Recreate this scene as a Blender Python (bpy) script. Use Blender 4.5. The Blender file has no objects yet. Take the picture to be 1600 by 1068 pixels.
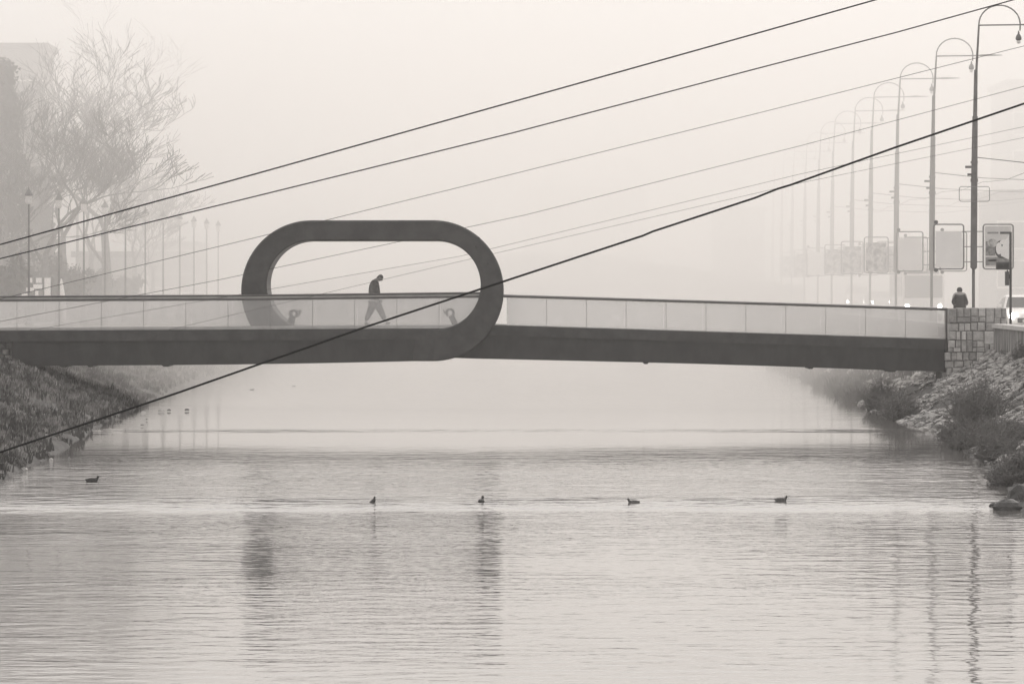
import bpy, math, random
import numpy as np
from mathutils import Vector, Matrix, noise
R = math.radians
random.seed(7); RNG = np.random.default_rng(7)
S = bpy.context.scene
COL = S.collection

# ------------------------------------------------------------------ camera, sky, sun, exposure
F = 8800.0            # focal length in pixels of the 1600 px wide photograph
CZ = 4.6              # camera height over the lower pool
HY = 448.0            # horizon row
cam_d = bpy.data.cameras.new('camera'); cam = bpy.data.objects.new('camera', cam_d); COL.objects.link(cam)
cam.location = (0, 0, CZ); cam.rotation_euler = (R(90), 0, 0)
cam_d.sensor_width = 36; cam_d.lens = F / 1600 * 36; cam_d.shift_y = (HY - 534) / 1600
cam_d.clip_start = 0.5; cam_d.clip_end = 4000
S.camera = cam

w = bpy.data.worlds.new('World'); S.world = w; w.use_nodes = True
nt = w.node_tree; nt.nodes.clear()
o_ = nt.nodes.new('ShaderNodeOutputWorld'); bg = nt.nodes.new('ShaderNodeBackground')
sky = nt.nodes.new('ShaderNodeTexSky'); sky.sky_type = 'NISHITA'; sky.sun_disc = False
sky.sun_elevation = R(38); sky.sun_rotation = R(20); sky.dust_density = 6; sky.air_density = 1.0
hs = nt.nodes.new('ShaderNodeHueSaturation'); hs.inputs['Saturation'].default_value = 0.12
mx = nt.nodes.new('ShaderNodeMix'); mx.data_type = 'RGBA'; mx.inputs[0].default_value = 0.88
mx.inputs[7].default_value = (9.35, 9.0, 8.75, 1)      # the even overcast above the fog
nt.links.new(sky.outputs[0], hs.inputs['Color']); nt.links.new(hs.outputs[0], mx.inputs[6])
nt.links.new(mx.outputs[2], bg.inputs[0]); bg.inputs[1].default_value = 0.10
nt.links.new(bg.outputs[0], o_.inputs[0])

sun_d = bpy.data.lights.new('sun', 'SUN'); sun_d.energy = 0.9; sun_d.angle = R(30); sun_d.color = (1, .95, .9)
sun = bpy.data.objects.new('sun', sun_d); COL.objects.link(sun); sun.location = (0, 100, 60)
sun.rotation_euler = (R(90 - 38), 0, R(180 - 20))

S.view_settings.view_transform = 'Standard'; S.view_settings.look = 'None'
S.view_settings.gamma = 1; S.view_settings.exposure = 0.23; S.view_settings.use_curve_mapping = False
S.cycles.volume_bounces = 3; S.cycles.max_bounces = 8; S.cycles.transparent_max_bounces = 24
S.cycles.diffuse_bounces = 2; S.cycles.glossy_bounces = 3
S.cycles.use_denoising = True

def P(px, py, d):
    """photo pixel + distance -> world point"""
    return Vector(((px - 800) * d / F, d, CZ - (py - HY) * d / F))

# ------------------------------------------------------------------ materials
def mat(name, col, rough=0.7, var=0.25, scale=4.0, bump=0.0, bscale=None, metal=0.0, emit=None, es=0, spec=0.5, dark=None, stretch=(1, 1, 1), contrast=(0.3, 0.7), detail=5):
    m = bpy.data.materials.new(name); m.use_nodes = True
    n = m.node_tree.nodes; l = m.node_tree.links; b = n['Principled BSDF']
    b.inputs['Roughness'].default_value = rough; b.inputs['Metallic'].default_value = metal
    b.inputs['Specular IOR Level'].default_value = spec
    tc = n.new('ShaderNodeTexCoord'); mp = n.new('ShaderNodeMapping'); mp.inputs['Scale'].default_value = stretch
    l.new(tc.outputs['Object'], mp.inputs[0])
    nz = n.new('ShaderNodeTexNoise'); nz.inputs['Scale'].default_value = scale; nz.inputs['Detail'].default_value = detail
    nz.inputs['Roughness'].default_value = 0.62
    l.new(mp.outputs[0], nz.inputs['Vector'])
    cr = n.new('ShaderNodeValToRGB'); e = cr.color_ramp.elements
    e[0].position = contrast[0]; e[1].position = contrast[1]
    c0 = dark if dark else tuple(c * (1 - var) for c in col); c1 = tuple(min(1, c * (1 + var)) for c in col) if not dark else col
    e[0].color = (*c0, 1); e[1].color = (*c1, 1)
    l.new(nz.outputs[0], cr.inputs[0]); l.new(cr.outputs[0], b.inputs['Base Color'])
    if bump:
        bn = n.new('ShaderNodeTexNoise'); bn.inputs['Scale'].default_value = bscale or scale * 3; bn.inputs['Detail'].default_value = 6
        l.new(mp.outputs[0], bn.inputs['Vector'])
        bu = n.new('ShaderNodeBump'); bu.inputs['Distance'].default_value = bump; bu.inputs['Strength'].default_value = 1
        l.new(bn.outputs[0], bu.inputs['Height']); l.new(bu.outputs[0], b.inputs['Normal'])
    if emit:
        b.inputs['Emission Color'].default_value = (*emit, 1); b.inputs['Emission Strength'].default_value = es
    return m
def g(v, t=0.03): return (v * (1 + t), v, v * (1 - t))

M = {
 'steel': mat('anthracite_steel', g(.013), .55, .6, 2.2, .004, 30, stretch=(1, 1, .5), contrast=(.38, .62)),
 'steel_top': mat('anthracite_steel_edge', g(.025), .5, .5, 1.9, .004, 30, contrast=(.38, .62)),
 'rail': mat('brushed_rail', g(.10), .35, .2, 3, metal=.3),
 'rail_light': mat('pale_rail_cap', g(.42), .35, .15, 3),
 'deck': mat('pale_deck_concrete', g(.42), .8, .2, 2, .003),
 'pole': mat('grey_painted_steel', g(.13), .6, .25, 3),
 'thinpole': mat('galvanised_steel', g(.14), .6, .2, 3),
 'lantern': mat('lantern_iron', g(.20), .6, .25, 3),
 'lampglass': mat('milky_lamp_glass', g(.75), .3, .1, 3),
 'wire': mat('black_cable', g(.012), .7, .3, 20),
 'wire_grey': mat('grey_cable', g(.05), .7, .3, 20),
 'panel': mat('blank_white_panel', g(.82), .4, .06, 1.5),
 'panel_dark': mat('printed_poster', g(.40), .5, .5, 3.5, contrast=(.4, .6)),
 'frame': mat('panel_frame', g(.22), .5, .2, 3),
 'ink': mat('poster_ink_dark', g(.06), .5, .5, 9),
 'ink2': mat('poster_ink_mid', g(.24), .5, .5, 9),
 'paper': mat('poster_paper', g(.62), .5, .08, 2),
 'stone': mat('pale_cut_stone', g(.36), .9, .3, 5, .02, 22),
 'stone2': mat('greyer_cut_stone', g(.27), .9, .3, 6, .02, 22),
 'stone3': mat('light_cut_stone', g(.46), .9, .25, 6, .02, 22),
 'mortar': mat('dark_mortar', g(.17), .95, .35, 8, .01),
 'rubble': mat('frosted_rubble', g(.42), .95, .3, 3.5, .03, 14, dark=g(.10), contrast=(.38, .60)),
 'wallmoss': mat('streaked_wall_render', g(.30), .95, .3, 2.6, .02, 10, dark=g(.07), stretch=(1, 1, .28), contrast=(.42, .6)),
 'coping': mat('wall_coping', g(.5), .9, .2, 4, .01),
 'bank_r': mat('stony_bank_soil', g(.10), 1, .3, 2.3, .08, 6, dark=g(.03), contrast=(.35, .65)),
 'bank_l': mat('winter_grass_soil', g(.14), 1, .3, .9, .08, 5, dark=g(.055), contrast=(.35, .65)),
 'grass': mat('dry_winter_grass', g(.34), 1, .3, 1.3, dark=g(.05), contrast=(.40, .64), stretch=(1, .45, 1)),
 'grassdark': mat('dark_wet_weeds', g(.07), 1, .4, 1.2),
 'twig': mat('bare_twigs', g(.15), .95, .35, 3),
 'bark': mat('tree_bark', g(.17), .95, .4, 5, .01),
 'barkl': mat('pale_tree_bark', g(.15), .95, .4, 5, .01),
 'needle': mat('conifer_needles', g(.030), .95, .5, 1.5),
 'asphalt': mat('wet_asphalt', g(.06), .6, .25, .7, .004),
 'pave': mat('pavement_slabs', g(.28), .85, .2, 1.2, .004),
 'kerb': mat('kerb_stone', g(.34), .85, .2, 2),
 'line': mat('road_paint', g(.7), .7, .15, 3),
 'build': mat('pale_facade', g(.42), .9, .15, .5, .01),
 'build2': mat('grey_facade', g(.25), .9, .2, .4, .01),
 'win': mat('dark_window', g(.06), .2, .3, 2),
 'roof': mat('flat_roof_edge', g(.12), .8, .2, 1),
 'farstone': mat('old_bridge_stone', g(.22), .9, .3, .7, .03),
 'carwhite': mat('white_car_paint', g(.72), .25, .05, 1),
 'cargrey': mat('grey_car_paint', g(.22), .25, .08, 1),
 'cardark': mat('dark_car_paint', g(.05), .25, .08, 1),
 'carglass': mat('car_glass', g(.04), .08, .2, 1),
 'tyre': mat('tyre_rubber', g(.02), .9, .2, 8),
 'rim': mat('wheel_rim', g(.35), .35, .1, 8, metal=.6),
 'headlight': mat('lit_headlight', (1, .97, .92), .3, .02, 3, emit=(1, .97, .92), es=45),
 'skin': mat('skin', (.34, .325, .315), .6, .06, 8),
 'hair': mat('grey_hair', g(.16), .9, .3, 30),
 'jacket': mat('dark_jacket_cloth', g(.17), .95, .3, 9, .01, 30),
 'trouser': mat('dark_trouser_cloth', g(.06), .95, .25, 7, .01, 30),
 'shoe': mat('shoe_leather', g(.03), .5, .2, 9),
 'coat2': mat('hooded_coat', g(.05), .95, .4, 7, .01, 30),
 'duck': mat('duck_plumage', g(.09), .8, .5, 14, contrast=(.4, .6)),
 'duckdark': mat('dark_duck_plumage', g(.03), .8, .4, 14),
 'bill': mat('duck_bill', g(.12), .6, .1, 9),
 'rock': mat('wet_river_rock', g(.20), .7, .4, 4, .02, 20),
 'rocklight': mat('pale_river_rock', g(.5), .7, .3, 4, .02, 20),
 'darkrock': mat('dark_wet_boulder', g(.05), .6, .4, 4, .02, 20),
 'board': mat('white_boards', g(.88), .6, .08, 3),
}

def glass_mat():
    m = bpy.data.materials.new('misted_glass'); m.use_nodes = True
    n = m.node_tree.nodes; l = m.node_tree.links; n.clear()
    out = n.new('ShaderNodeOutputMaterial'); tr = n.new('ShaderNodeBsdfTransparent'); tr.inputs[0].default_value = (.95, .95, .95, 1)
    df = n.new('ShaderNodeBsdfDiffuse'); df.inputs[0].default_value = (.85, .83, .81, 1)
    tl = n.new('ShaderNodeBsdfTranslucent'); tl.inputs[0].default_value = (.85, .83, .81, 1)
    gl = n.new('ShaderNodeBsdfGlossy'); gl.inputs['Roughness'].default_value = .15
    tc = n.new('ShaderNodeTexCoord'); nz = n.new('ShaderNodeTexNoise'); nz.inputs['Scale'].default_value = 1.4; nz.inputs['Detail'].default_value = 4
    l.new(tc.outputs['Object'], nz.inputs['Vector'])
    mr = n.new('ShaderNodeMapRange'); mr.inputs[1].default_value = .3; mr.inputs[2].default_value = .7; mr.inputs[3].default_value = .19; mr.inputs[4].default_value = .30
    l.new(nz.outputs[0], mr.inputs[0])
    a = n.new('ShaderNodeMixShader'); a.inputs[0].default_value = .5; l.new(df.outputs[0], a.inputs[1]); l.new(tl.outputs[0], a.inputs[2])
    b = n.new('ShaderNodeMixShader'); l.new(mr.outputs[0], b.inputs[0]); l.new(tr.outputs[0], b.inputs[1]); l.new(a.outputs[0], b.inputs[2])
    c = n.new('ShaderNodeMixShader'); c.inputs[0].default_value = .10; l.new(b.outputs[0], c.inputs[1]); l.new(gl.outputs[0], c.inputs[2])
    l.new(c.outputs[0], out.inputs[0]); return m
M['glass'] = glass_mat()

# ------------------------------------------------------------------ mesh helpers
class MB:
    def __init__(s): s.v = []; s.f = []
    def add(s, vs, fs):
        k = len(s.v); s.v += [tuple(v) for v in vs]; s.f += [tuple(i + k for i in f) for f in fs]; return s
    def box(s, x0, x1, y0, y1, z0, z1):
        return s.add([(x0,y0,z0),(x1,y0,z0),(x1,y1,z0),(x0,y1,z0),(x0,y0,z1),(x1,y0,z1),(x1,y1,z1),(x0,y1,z1)],
                     [(0,3,2,1),(4,5,6,7),(0,1,5,4),(1,2,6,5),(2,3,7,6),(3,0,4,7)])
    def bbox(s, x0, x1, y0, y1, z0, z1, b):
        """box whose front (-y) edges are chamfered by b"""
        v = [(x0,y1,z0),(x1,y1,z0),(x1,y1,z1),(x0,y1,z1), (x0,y0+b,z0),(x1,y0+b,z0),(x1,y0+b,z1),(x0,y0+b,z1),
             (x0+b,y0,z0+b),(x1-b,y0,z0+b),(x1-b,y0,z1-b),(x0+b,y0,z1-b)]
        return s.add(v, [(3,2,1,0),(0,1,5,4),(1,2,6,5),(2,3,7,6),(3,0,4,7),(4,5,9,8),(5,6,10,9),(6,7,11,10),(7,4,8,11),(8,9,10,11)])
    def tube(s, pts, rad, n=8, caps=True):
        pts = [Vector(p) for p in pts]; rr = rad if isinstance(rad, (list, tuple)) else [rad] * len(pts)
        k = len(s.v); up = Vector((0, 0, 1))
        for i, p in enumerate(pts):
            t = (pts[min(i+1, len(pts)-1)] - pts[max(i-1, 0)]).normalized()
            a = t.cross(up if abs(t.z) < .9 else Vector((0, 1, 0))).normalized(); b = t.cross(a)
            for j in range(n):
                an = 2 * math.pi * j / n; s.v.append(tuple(p + (a * math.cos(an) + b * math.sin(an)) * rr[i]))
        for i in range(len(pts) - 1):
            for j in range(n):
                j2 = (j + 1) % n; s.f.append((k+i*n+j, k+i*n+j2, k+(i+1)*n+j2, k+(i+1)*n+j))
        if caps:
            s.f.append(tuple(k + j for j in range(n))[::-1]); s.f.append(tuple(k + (len(pts)-1)*n + j for j in range(n)))
        return s
    def prism(s, poly, y0, y1):
        """polygon in x,z extruded in y"""
        n = len(poly); k = len(s.v)
        s.v += [(x, y0, z) for x, z in poly] + [(x, y1, z) for x, z in poly]
        s.f.append(tuple(range(k, k+n))); s.f.append(tuple(range(k+2*n-1, k+n-1, -1)))
        for i in range(n):
            j = (i+1) % n; s.f.append((k+j, k+i, k+n+i, k+n+j))
        return s
    def lathe(s, prof, cx=0, cy=0, n=12):
        k = len(s.v)
        for r, z in prof:
            for j in range(n):
                a = 2*math.pi*j/n; s.v.append((cx + r*math.cos(a), cy + r*math.sin(a), z))
        for i in range(len(prof)-1):
            for j in range(n):
                j2 = (j+1) % n; s.f.append((k+i*n+j, k+i*n+j2, k+(i+1)*n+j2, k+(i+1)*n+j))
        s.f.append(tuple(k+j for j in range(n))[::-1]); s.f.append(tuple(k+(len(prof)-1)*n+j for j in range(n)))
        return s
    def build(s, name, m, parent=None, smooth=False, loc=None):
        me = bpy.data.meshes.new(name); me.from_pydata(s.v, [], s.f); me.materials.append(M[m] if isinstance(m, str) else m)
        me.update()
        if smooth: me.shade_smooth()
        o = bpy.data.objects.new(name, me); COL.objects.link(o)
        if parent is not None: o.parent = parent
        if loc is not None: o.location = loc
        return o
def tag(o, label=None, cat=None, group=None, kind=None):
    if label: o['label'] = label
    if cat: o['category'] = cat
    if group: o['group'] = group
    if kind: o['kind'] = kind
    return o
def thing(name, loc, label, cat, group=None, rz=0):
    o = bpy.data.objects.new(name, None); COL.objects.link(o); o.location = loc; o.rotation_euler = (0, 0, rz); o.empty_display_size = .3
    return tag(o, label, cat, group)
def copy_tree(o, parent=None):
    c = o.copy(); COL.objects.link(c)
    if parent is not None: c.parent = parent
    for ch in list(o.children): copy_tree(ch, c)
    return c
ORD = ['nearest', 'second', 'third', 'fourth', 'fifth', 'sixth', 'seventh', 'eighth', 'ninth', 'tenth', 'eleventh', 'twelfth', 'thirteenth']

# ------------------------------------------------------------------ haze
def volume(name, x0, x1, y0, y1, z0, z1, dens, label):
    m = bpy.data.materials.new(name + '_air'); m.use_nodes = True; n = m.node_tree.nodes; n.clear()
    out = n.new('ShaderNodeOutputMaterial'); v = n.new('ShaderNodeVolumePrincipled')
    v.inputs['Color'].default_value = (.995, .975, .955, 1); v.inputs['Density'].default_value = dens; v.inputs['Anisotropy'].default_value = .68
    m.node_tree.links.new(v.outputs[0], out.inputs['Volume'])
    b = MB(); b.box(x0, x1, y0, y1, z0, z1); o = b.build(name, m); tag(o, label, 'fog', kind='stuff'); return o
volume('haze', -262, 262, -22, 1012, -2.2, 24.0, .00040, 'thin pale winter haze filling the whole river valley')
volume('fog_bank', -258, 258, 204.7, 1008, -1.8, 23.2, .0128, 'dense bank of river fog lying beyond the footbridge')

# ------------------------------------------------------------------ water
LIP, LIP2 = 116.0, 174.0
def water_mat():
    m = bpy.data.materials.new('river_water'); m.use_nodes = True; n = m.node_tree.nodes; l = m.node_tree.links
    b = n['Principled BSDF']; b.inputs['Base Color'].default_value = (.15, .143, .137, 1); b.inputs['Roughness'].default_value = .04
    b.inputs['IOR'].default_value = 1.36
    tc = n.new('ShaderNodeTexCoord'); sp = n.new('ShaderNodeSeparateXYZ'); l.new(tc.outputs['Object'], sp.inputs[0])
    def nz(sc, det, st, rough=.5):
        mp = n.new('ShaderNodeMapping'); mp.inputs['Scale'].default_value = st; l.new(tc.outputs['Object'], mp.inputs[0])
        t = n.new('ShaderNodeTexNoise'); t.inputs['Scale'].default_value = sc; t.inputs['Detail'].default_value = det; t.inputs['Roughness'].default_value = rough
        l.new(mp.outputs[0], t.inputs['Vector']); return t.outputs[0]
    def math_(op, a, c):
        t = n.new('ShaderNodeMath'); t.operation = op
        for i, v in enumerate((a, c)):
            if isinstance(v, (int, float)): t.inputs[i].default_value = v
            else: l.new(v, t.inputs[i])
        return t.outputs[0]
    big = nz(.55, 1, (.9, 1, 1)); mid = nz(1.7, 2, (.8, 1, 1), .5); fine = nz(6, 2, (.7, 1, 1), .5)
    h = math_('ADD', math_('MULTIPLY', big, .022), math_('ADD', math_('MULTIPLY', mid, .030), math_('MULTIPLY', fine, .0035)))
    # how ruffled the surface is along the river: curve over distance
    cr = n.new('ShaderNodeMapRange'); cr.inputs[1].default_value = 0; cr.inputs[2].default_value = 400; l.new(sp.outputs[1], cr.inputs[0])
    fc = n.new('ShaderNodeFloatCurve'); l.new(cr.outputs[0], fc.inputs['Value'])
    c = fc.mapping.curves[0]; pts = [(0, .21), (60, .21), (85, .22), (100, .25), (108, .31), (115.5, .46), (117.5, .85), (128, .85), (138, .66), (147, .22), (154, .06), (173, .04), (176, .09), (200, .10), (400, .2)]
    c.points[0].location = (0, pts[0][1]); c.points[-1].location = (1, pts[-1][1])
    for y, v in pts[1:-1]: c.points.new(y / 400, v)
    for p_ in c.points: p_.handle_type = 'VECTOR'
    fc.mapping.update()
    patch = nz(.09, 3, (.35, 1, 1)); pr = n.new('ShaderNodeMapRange'); pr.inputs[1].default_value = .35; pr.inputs[2].default_value = .65; pr.inputs[3].default_value = .62; pr.inputs[4].default_value = 1.4
    l.new(patch, pr.inputs[0])
    amp = math_('MULTIPLY', math_('MULTIPLY', fc.outputs[0], pr.outputs[0]), 2.0)
    bu = n.new('ShaderNodeBump'); bu.inputs['Distance'].default_value = 1.0; bu.inputs['Strength'].default_value = 1
    hh = math_('MULTIPLY', h, amp); l.new(hh, bu.inputs['Height']); l.new(bu.outputs[0], b.inputs['Normal'])
    return m
wm = water_mat()
def river():
    b = MB(); xs = np.linspace(-22, 24, 47); rows = []
    def lipoff(x): return .55 * math.sin(x * .23 + .6) + .25 * math.sin(x * .9) + (-.022 * (x + 2) ** 2 * .12)
    def row(y, z, wob=1, jag=0): rows.append([(x, y + wob * lipoff(x), z + (jag * (noise.noise((x * 2.1, y, 0))) if jag else 0)) for x in xs])
    row(-20, 0, 0); row(60, 0, 0); row(LIP - .9, 0); row(LIP - .4, .002, 1, .02); row(LIP + .3, .035, 1, .035); row(LIP + 1.8, .075, 1, .025); row(LIP + 3.8, .10, 1, .01); row(LIP + 5, .11)
    row(LIP2 - 1.5, .11, .6); row(LIP2, .118, .6, .01); row(LIP2 + 1.5, .15, .6, .01); row(LIP2 + 4, .165, .6); row(300, .17, 0); row(1000, .17, 0)
    k = len(xs)
    for r_ in rows: b.v += r_
    for i in range(len(rows) - 1):
        for j in range(k - 1): b.f.append((i*k+j, i*k+j+1, (i+1)*k+j+1, (i+1)*k+j))
    return tag(b.build('river_water', wm, smooth=True), 'rippled pale river with two low sills across it', kind='structure')
river()

# ------------------------------------------------------------------ banks and roads
def xl(y): return float(np.interp(y, [-20, 126, 141, 167, 181, 211, 247, 275, 311, 500, 1000], [-10.2, -11.6, -12.0, -12.8, -13.1, -13.8, -14.3, -14.5, -14.3, -10, 30]))
def xr(y): return float(np.interp(y, [-20, 60, 115, 139, 152, 171, 182, 200, 229, 266, 285, 400, 500, 1000], [9, 9.5, 10.4, 11.7, 12.2, 12.9, 12.4, 12.6, 13.1, 13.9, 14, 16, 19, 60]))
ROAD = 2.95
def wall_x(y): return float(np.interp(y, [-20, 198, 300, 500, 1000], [13.4, 16.95, 17.6, 22.5, 63]))
def wall_xl(y): return float(np.interp(y, [-20, 200, 300, 500, 1000], [-15.5, -18.5, -18.9, -14.5, 26]))
YS = np.unique(np.concatenate([np.arange(-20, 110, 10), np.arange(110, 330, .6), np.arange(330, 1001, 20)]))
def nzv(x, y, s, seed=0): return noise.noise((x * s + seed, y * s * .8, seed * 1.7))
def bank_z(side, y, t):
    """t 0 at the waterline .. 1 at the retaining wall; height"""
    top = 2.15
    if side > 0: xw, x1 = xr(y), wall_x(y)
    else: xw, x1 = xl(y), wall_xl(y); top = 2.05
    x = xw + (x1 - xw) * t
    z = .12 * (t > .02) + top * (t ** (1.45 if side > 0 else .92))
    f = min(1, max(0, t * 6))
    z += f * (.22 * nzv(x, y, .45, 3) + .13 * nzv(x, y, 1.3, 8) + .05 * nzv(x, y, 3.2, 5))
    if side < 0:
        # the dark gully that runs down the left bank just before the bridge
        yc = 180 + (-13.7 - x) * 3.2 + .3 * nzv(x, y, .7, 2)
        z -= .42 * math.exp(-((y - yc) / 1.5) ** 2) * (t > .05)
    return x, z
def bank(side, name, m, label):
    b = MB(); T = np.concatenate([[-.35, -.08], np.linspace(0, 1.0, 26), [1.06]]); k = len(T)
    for y in YS:
        for t in T:
            if t < 0:
                xw = xr(y) if side > 0 else xl(y); x1 = wall_x(y) if side > 0 else wall_xl(y)
                wob = .35 * nzv(0, y, .5, 11 * side)
                b.v.append((xw + (x1 - xw) * t + wob, y, -.9 if t < -.2 else -.25))
            else:
                x, z = bank_z(side, y, t); wob = .35 * nzv(0, y, .5, 11 * side) * (1 - t)
                if t == 0: z = -.02 + .10 * nzv(x, y, .9, 4)
                b.v.append((x + wob, y, z))
    n = len(YS)
    for i in range(n - 1):
        for j in range(k - 1):
            q = (i*k+j, i*k+j+1, (i+1)*k+j+1, (i+1)*k+j); b.f.append(q if side > 0 else q[::-1])
    return tag(b.build(name, m, smooth=True), label, kind='structure')
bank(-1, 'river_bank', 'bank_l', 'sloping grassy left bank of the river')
bank(1, 'river_bank', 'bank_r', 'stony right bank of the river below the pier')

def strip(name, fa, fb, z, m, label, thick=None, ys=None):
    b = MB(); ys = ys if ys is not None else np.array([-20, 60, 120, 198, 230, 260, 300, 350, 400, 450, 500, 700, 1000.])
    for y in ys: b.v += [(fa(y), y, z), (fb(y), y, z)]
    for i in range(len(ys) - 1): b.f.append((2*i, 2*i+1, 2*i+3, 2*i+2))
    if thick:
        k = len(b.v)
        for y in ys: b.v += [(fa(y), y, z - thick), (fb(y), y, z - thick)]
        for i in range(len(ys) - 1):
            b.f.append((2*i, 2*i+2, k+2*i+2, k+2*i)); b.f.append((2*i+1, k+2*i+1, k+2*i+3, 2*i+3))
    return tag(b.build(name, m), label, kind='structure')
strip('ground', lambda y: wall_x(y) + .6, lambda y: 255, ROAD - .13, 'bank_l', 'ground right of the river')
strip('ground', lambda y: -255, lambda y: wall_xl(y) - .6, ROAD - .13, 'bank_l', 'ground left of the river')
strip('road', lambda y: wall_x(y) + 2.4, lambda y: wall_x(y) + 13, ROAD - .12, 'asphalt', 'wet riverside road on the right bank')
strip('pavement', lambda y: wall_x(y) + .5, lambda y: wall_x(y) + 2.25, ROAD, 'pave', 'pavement between the river wall and the right road', .2)
strip('kerb', lambda y: wall_x(y) + 2.25, lambda y: wall_x(y) + 2.4, ROAD + .004, 'kerb', 'kerb of the right road', .2)
strip('road_marking', lambda y: wall_x(y) + 6.4, lambda y: wall_x(y) + 6.52, ROAD - .116, 'line', 'white line along the right road')
strip('road', lambda y: wall_xl(y) - 12, lambda y: wall_xl(y) - 3, ROAD - .12, 'asphalt', 'wet riverside road on the left bank')
strip('pavement', lambda y: wall_xl(y) - 2.85, lambda y: wall_xl(y) - .5, ROAD, 'pave', 'pavement between the river wall and the left road', .2)
strip('kerb', lambda y: wall_xl(y) - 3.0, lambda y: wall_xl(y) - 2.85, ROAD + .004, 'kerb', 'kerb of the left road', .2)

def long_wall(side, y0, y1, ztop, label, m='wallmoss'):
    fx = wall_x if side > 0 else wall_xl
    t = thing('river_wall', (fx(y0), y0, 1.5), label, 'wall')
    ys = np.arange(y0, y1 + .01, max(3.0, (y1 - y0) / 26)); L = Vector(t.location)
    for nm, mm, za, zb, o in (('wall_face', m, 1.2, ztop - .14, 0), ('coping', 'coping', ztop - .14, ztop, .07)):
        b = MB()
        for y in ys:
            x = fx(y) if side > 0 else fx(y)
            a, c = (x - o, x + .42 + o) if side > 0 else (x - .42 - o, x + o)
            b.v += [(a - L.x, y - L.y, za - L.z), (c - L.x, y - L.y, za - L.z), (c - L.x, y - L.y, zb - L.z), (a - L.x, y - L.y, zb - L.z)]
        for i in range(len(ys) - 1):
            for j in range(4):
                j2 = (j+1) % 4; b.f.append((4*i+j, 4*i+j2, 4*i+4+j2, 4*i+4+j))
        b.f.append((3, 2, 1, 0)); e = 4*(len(ys)-1); b.f.append((e, e+1, e+2, e+3))
        b.build(nm, mm, t)
    return t
long_wall(1, -20, 198.2, 3.30, 'low retaining wall with streaked moss right of the stone pier')
long_wall(1, 202.2, 520, 3.15, 'pale low river wall running into fog beyond the stone pier', 'build2')
long_wall(-1, -20, 199.0, 3.10, 'low river wall at the left end before the bridge')
long_wall(-1, 206.0, 520, 3.15, 'low river wall running into fog on the left bank', 'build2')

# ------------------------------------------------------------------ footbridge
D = 200.0
br = thing('footbridge', P(585, 570, D), 'dark footbridge over the river with a looping rounded ring and glass sides', 'bridge')
BL = Vector(br.location)
def sub(name, mb, m, parent=br, smooth=False):
    mb.v = [(x - BL.x, y - BL.y, z - BL.z) for x, y, z in mb.v]
    return mb.build(name, m, parent, smooth)
def XZ(px, py, d=D): p = P(px, py, d); return p.x, p.z
def ribbon(name, top, bot, y0, y1, m, parent=br):
    """solid between two pixel polylines (same count), from depth y0 to y1"""
    a = [XZ(*p) for p in top]; c = [XZ(*p) for p in bot]
    b = MB(); n = len(a)
    for i in range(n):
        (xa, za), (xb, zb) = a[i], c[i]
        b.v += [(xa, y0, za), (xa, y1, za), (xb, y1, zb), (xb, y0, zb)]
    for i in range(n - 1):
        for j in range(4):
            j2 = (j+1) % 4; b.f.append((4*i+j, 4*i+4+j, 4*i+4+j2, 4*i+j2))
    b.f.append((0, 1, 2, 3)); e = 4*(n-1); b.f.append((e+3, e+2, e+1, e))
    return sub(name, b, m, parent)
DEPTH = 3.8
xsL = [-30, 60, 160, 260, 360, 460, 560, 640, 686]
topL = lambda x: np.interp(x, [-30, 400, 560, 720], [516.5, 514.5, 513.5, 513])
botL = lambda x: np.interp(x, [-30, 25, 300, 500, 690, 720], [571.5, 571.3, 570, 567.3, 563, 562.2])
ribbon('edge_beam', [(x, topL(x)) for x in xsL], [(x, topL(x) + 17) for x in xsL], 200.0, 200.0 + DEPTH, 'steel_top')
xsM = [18] + xsL[1:]
ribbon('box_girder', [(x, topL(x) + 17) for x in xsM], [(x, botL(x)) for x in xsM], 200.09, 200.0 + DEPTH - .1, 'steel')
xsR = [690, 712, 735, 800, 900, 1000, 1100, 1200, 1300, 1400, 1479]
topR = lambda x: np.interp(x, [690, 712, 735, 790, 1240, 1479], [526, 516, 507.5, 508.5, 522.5, 530])
botR = lambda x: np.interp(x, [690, 735, 1060, 1240, 1400, 1479], [558.5, 560, 567.5, 573, 579, 580.5])
ribbon('edge_beam', [(x, topR(x)) for x in xsR], [(x, topR(x) + 16) for x in xsR], 200.42, 200.42 + DEPTH, 'steel_top')
ribbon('box_girder', [(x, topR(x) + 16) for x in xsR], [(x, botR(x)) for x in xsR], 200.50, 200.42 + DEPTH - .1, 'steel')
# underside brackets / small lumps
for x, wd, yb in ((98, 9, 0), (140, 6, 0), (258, 8, 0), (1395, 10, 0), (1268, 6, 0), (1010, 5, 0)):
    f = botL if x < 700 else botR; yy = f(x); y0 = 200.3 if x < 700 else 200.7
    x0, z0 = XZ(x - wd, yy - 1); x1, z1 = XZ(x + wd, yy + 2.6); x2, _ = XZ(x - wd * .4, 0); x3, _ = XZ(x + wd * .5, 0)
    b = MB(); b.prism([(x0, z0), (x2, z1), (x3, z1), (x1, z0)], y0, y0 + 2.6); sub('bracket', b, 'steel')
# pale deck slab
xsD = [-30, 100, 250, 400, 560, 660, 708]
ribbon('deck_slab', [(x, topL(x) - 5.2) for x in xsD], [(x, topL(x) - .1) for x in xsD], 200.16, 200.16 + DEPTH - .3, 'deck')
xsE = [745, 900, 1100, 1300, 1479]
ribbon('deck_slab', [(x, topR(x) - 1.6) for x in xsE], [(x, topR(x) - .05) for x in xsE], 200.6, 200.42 + DEPTH - .2, 'deck')
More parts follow.
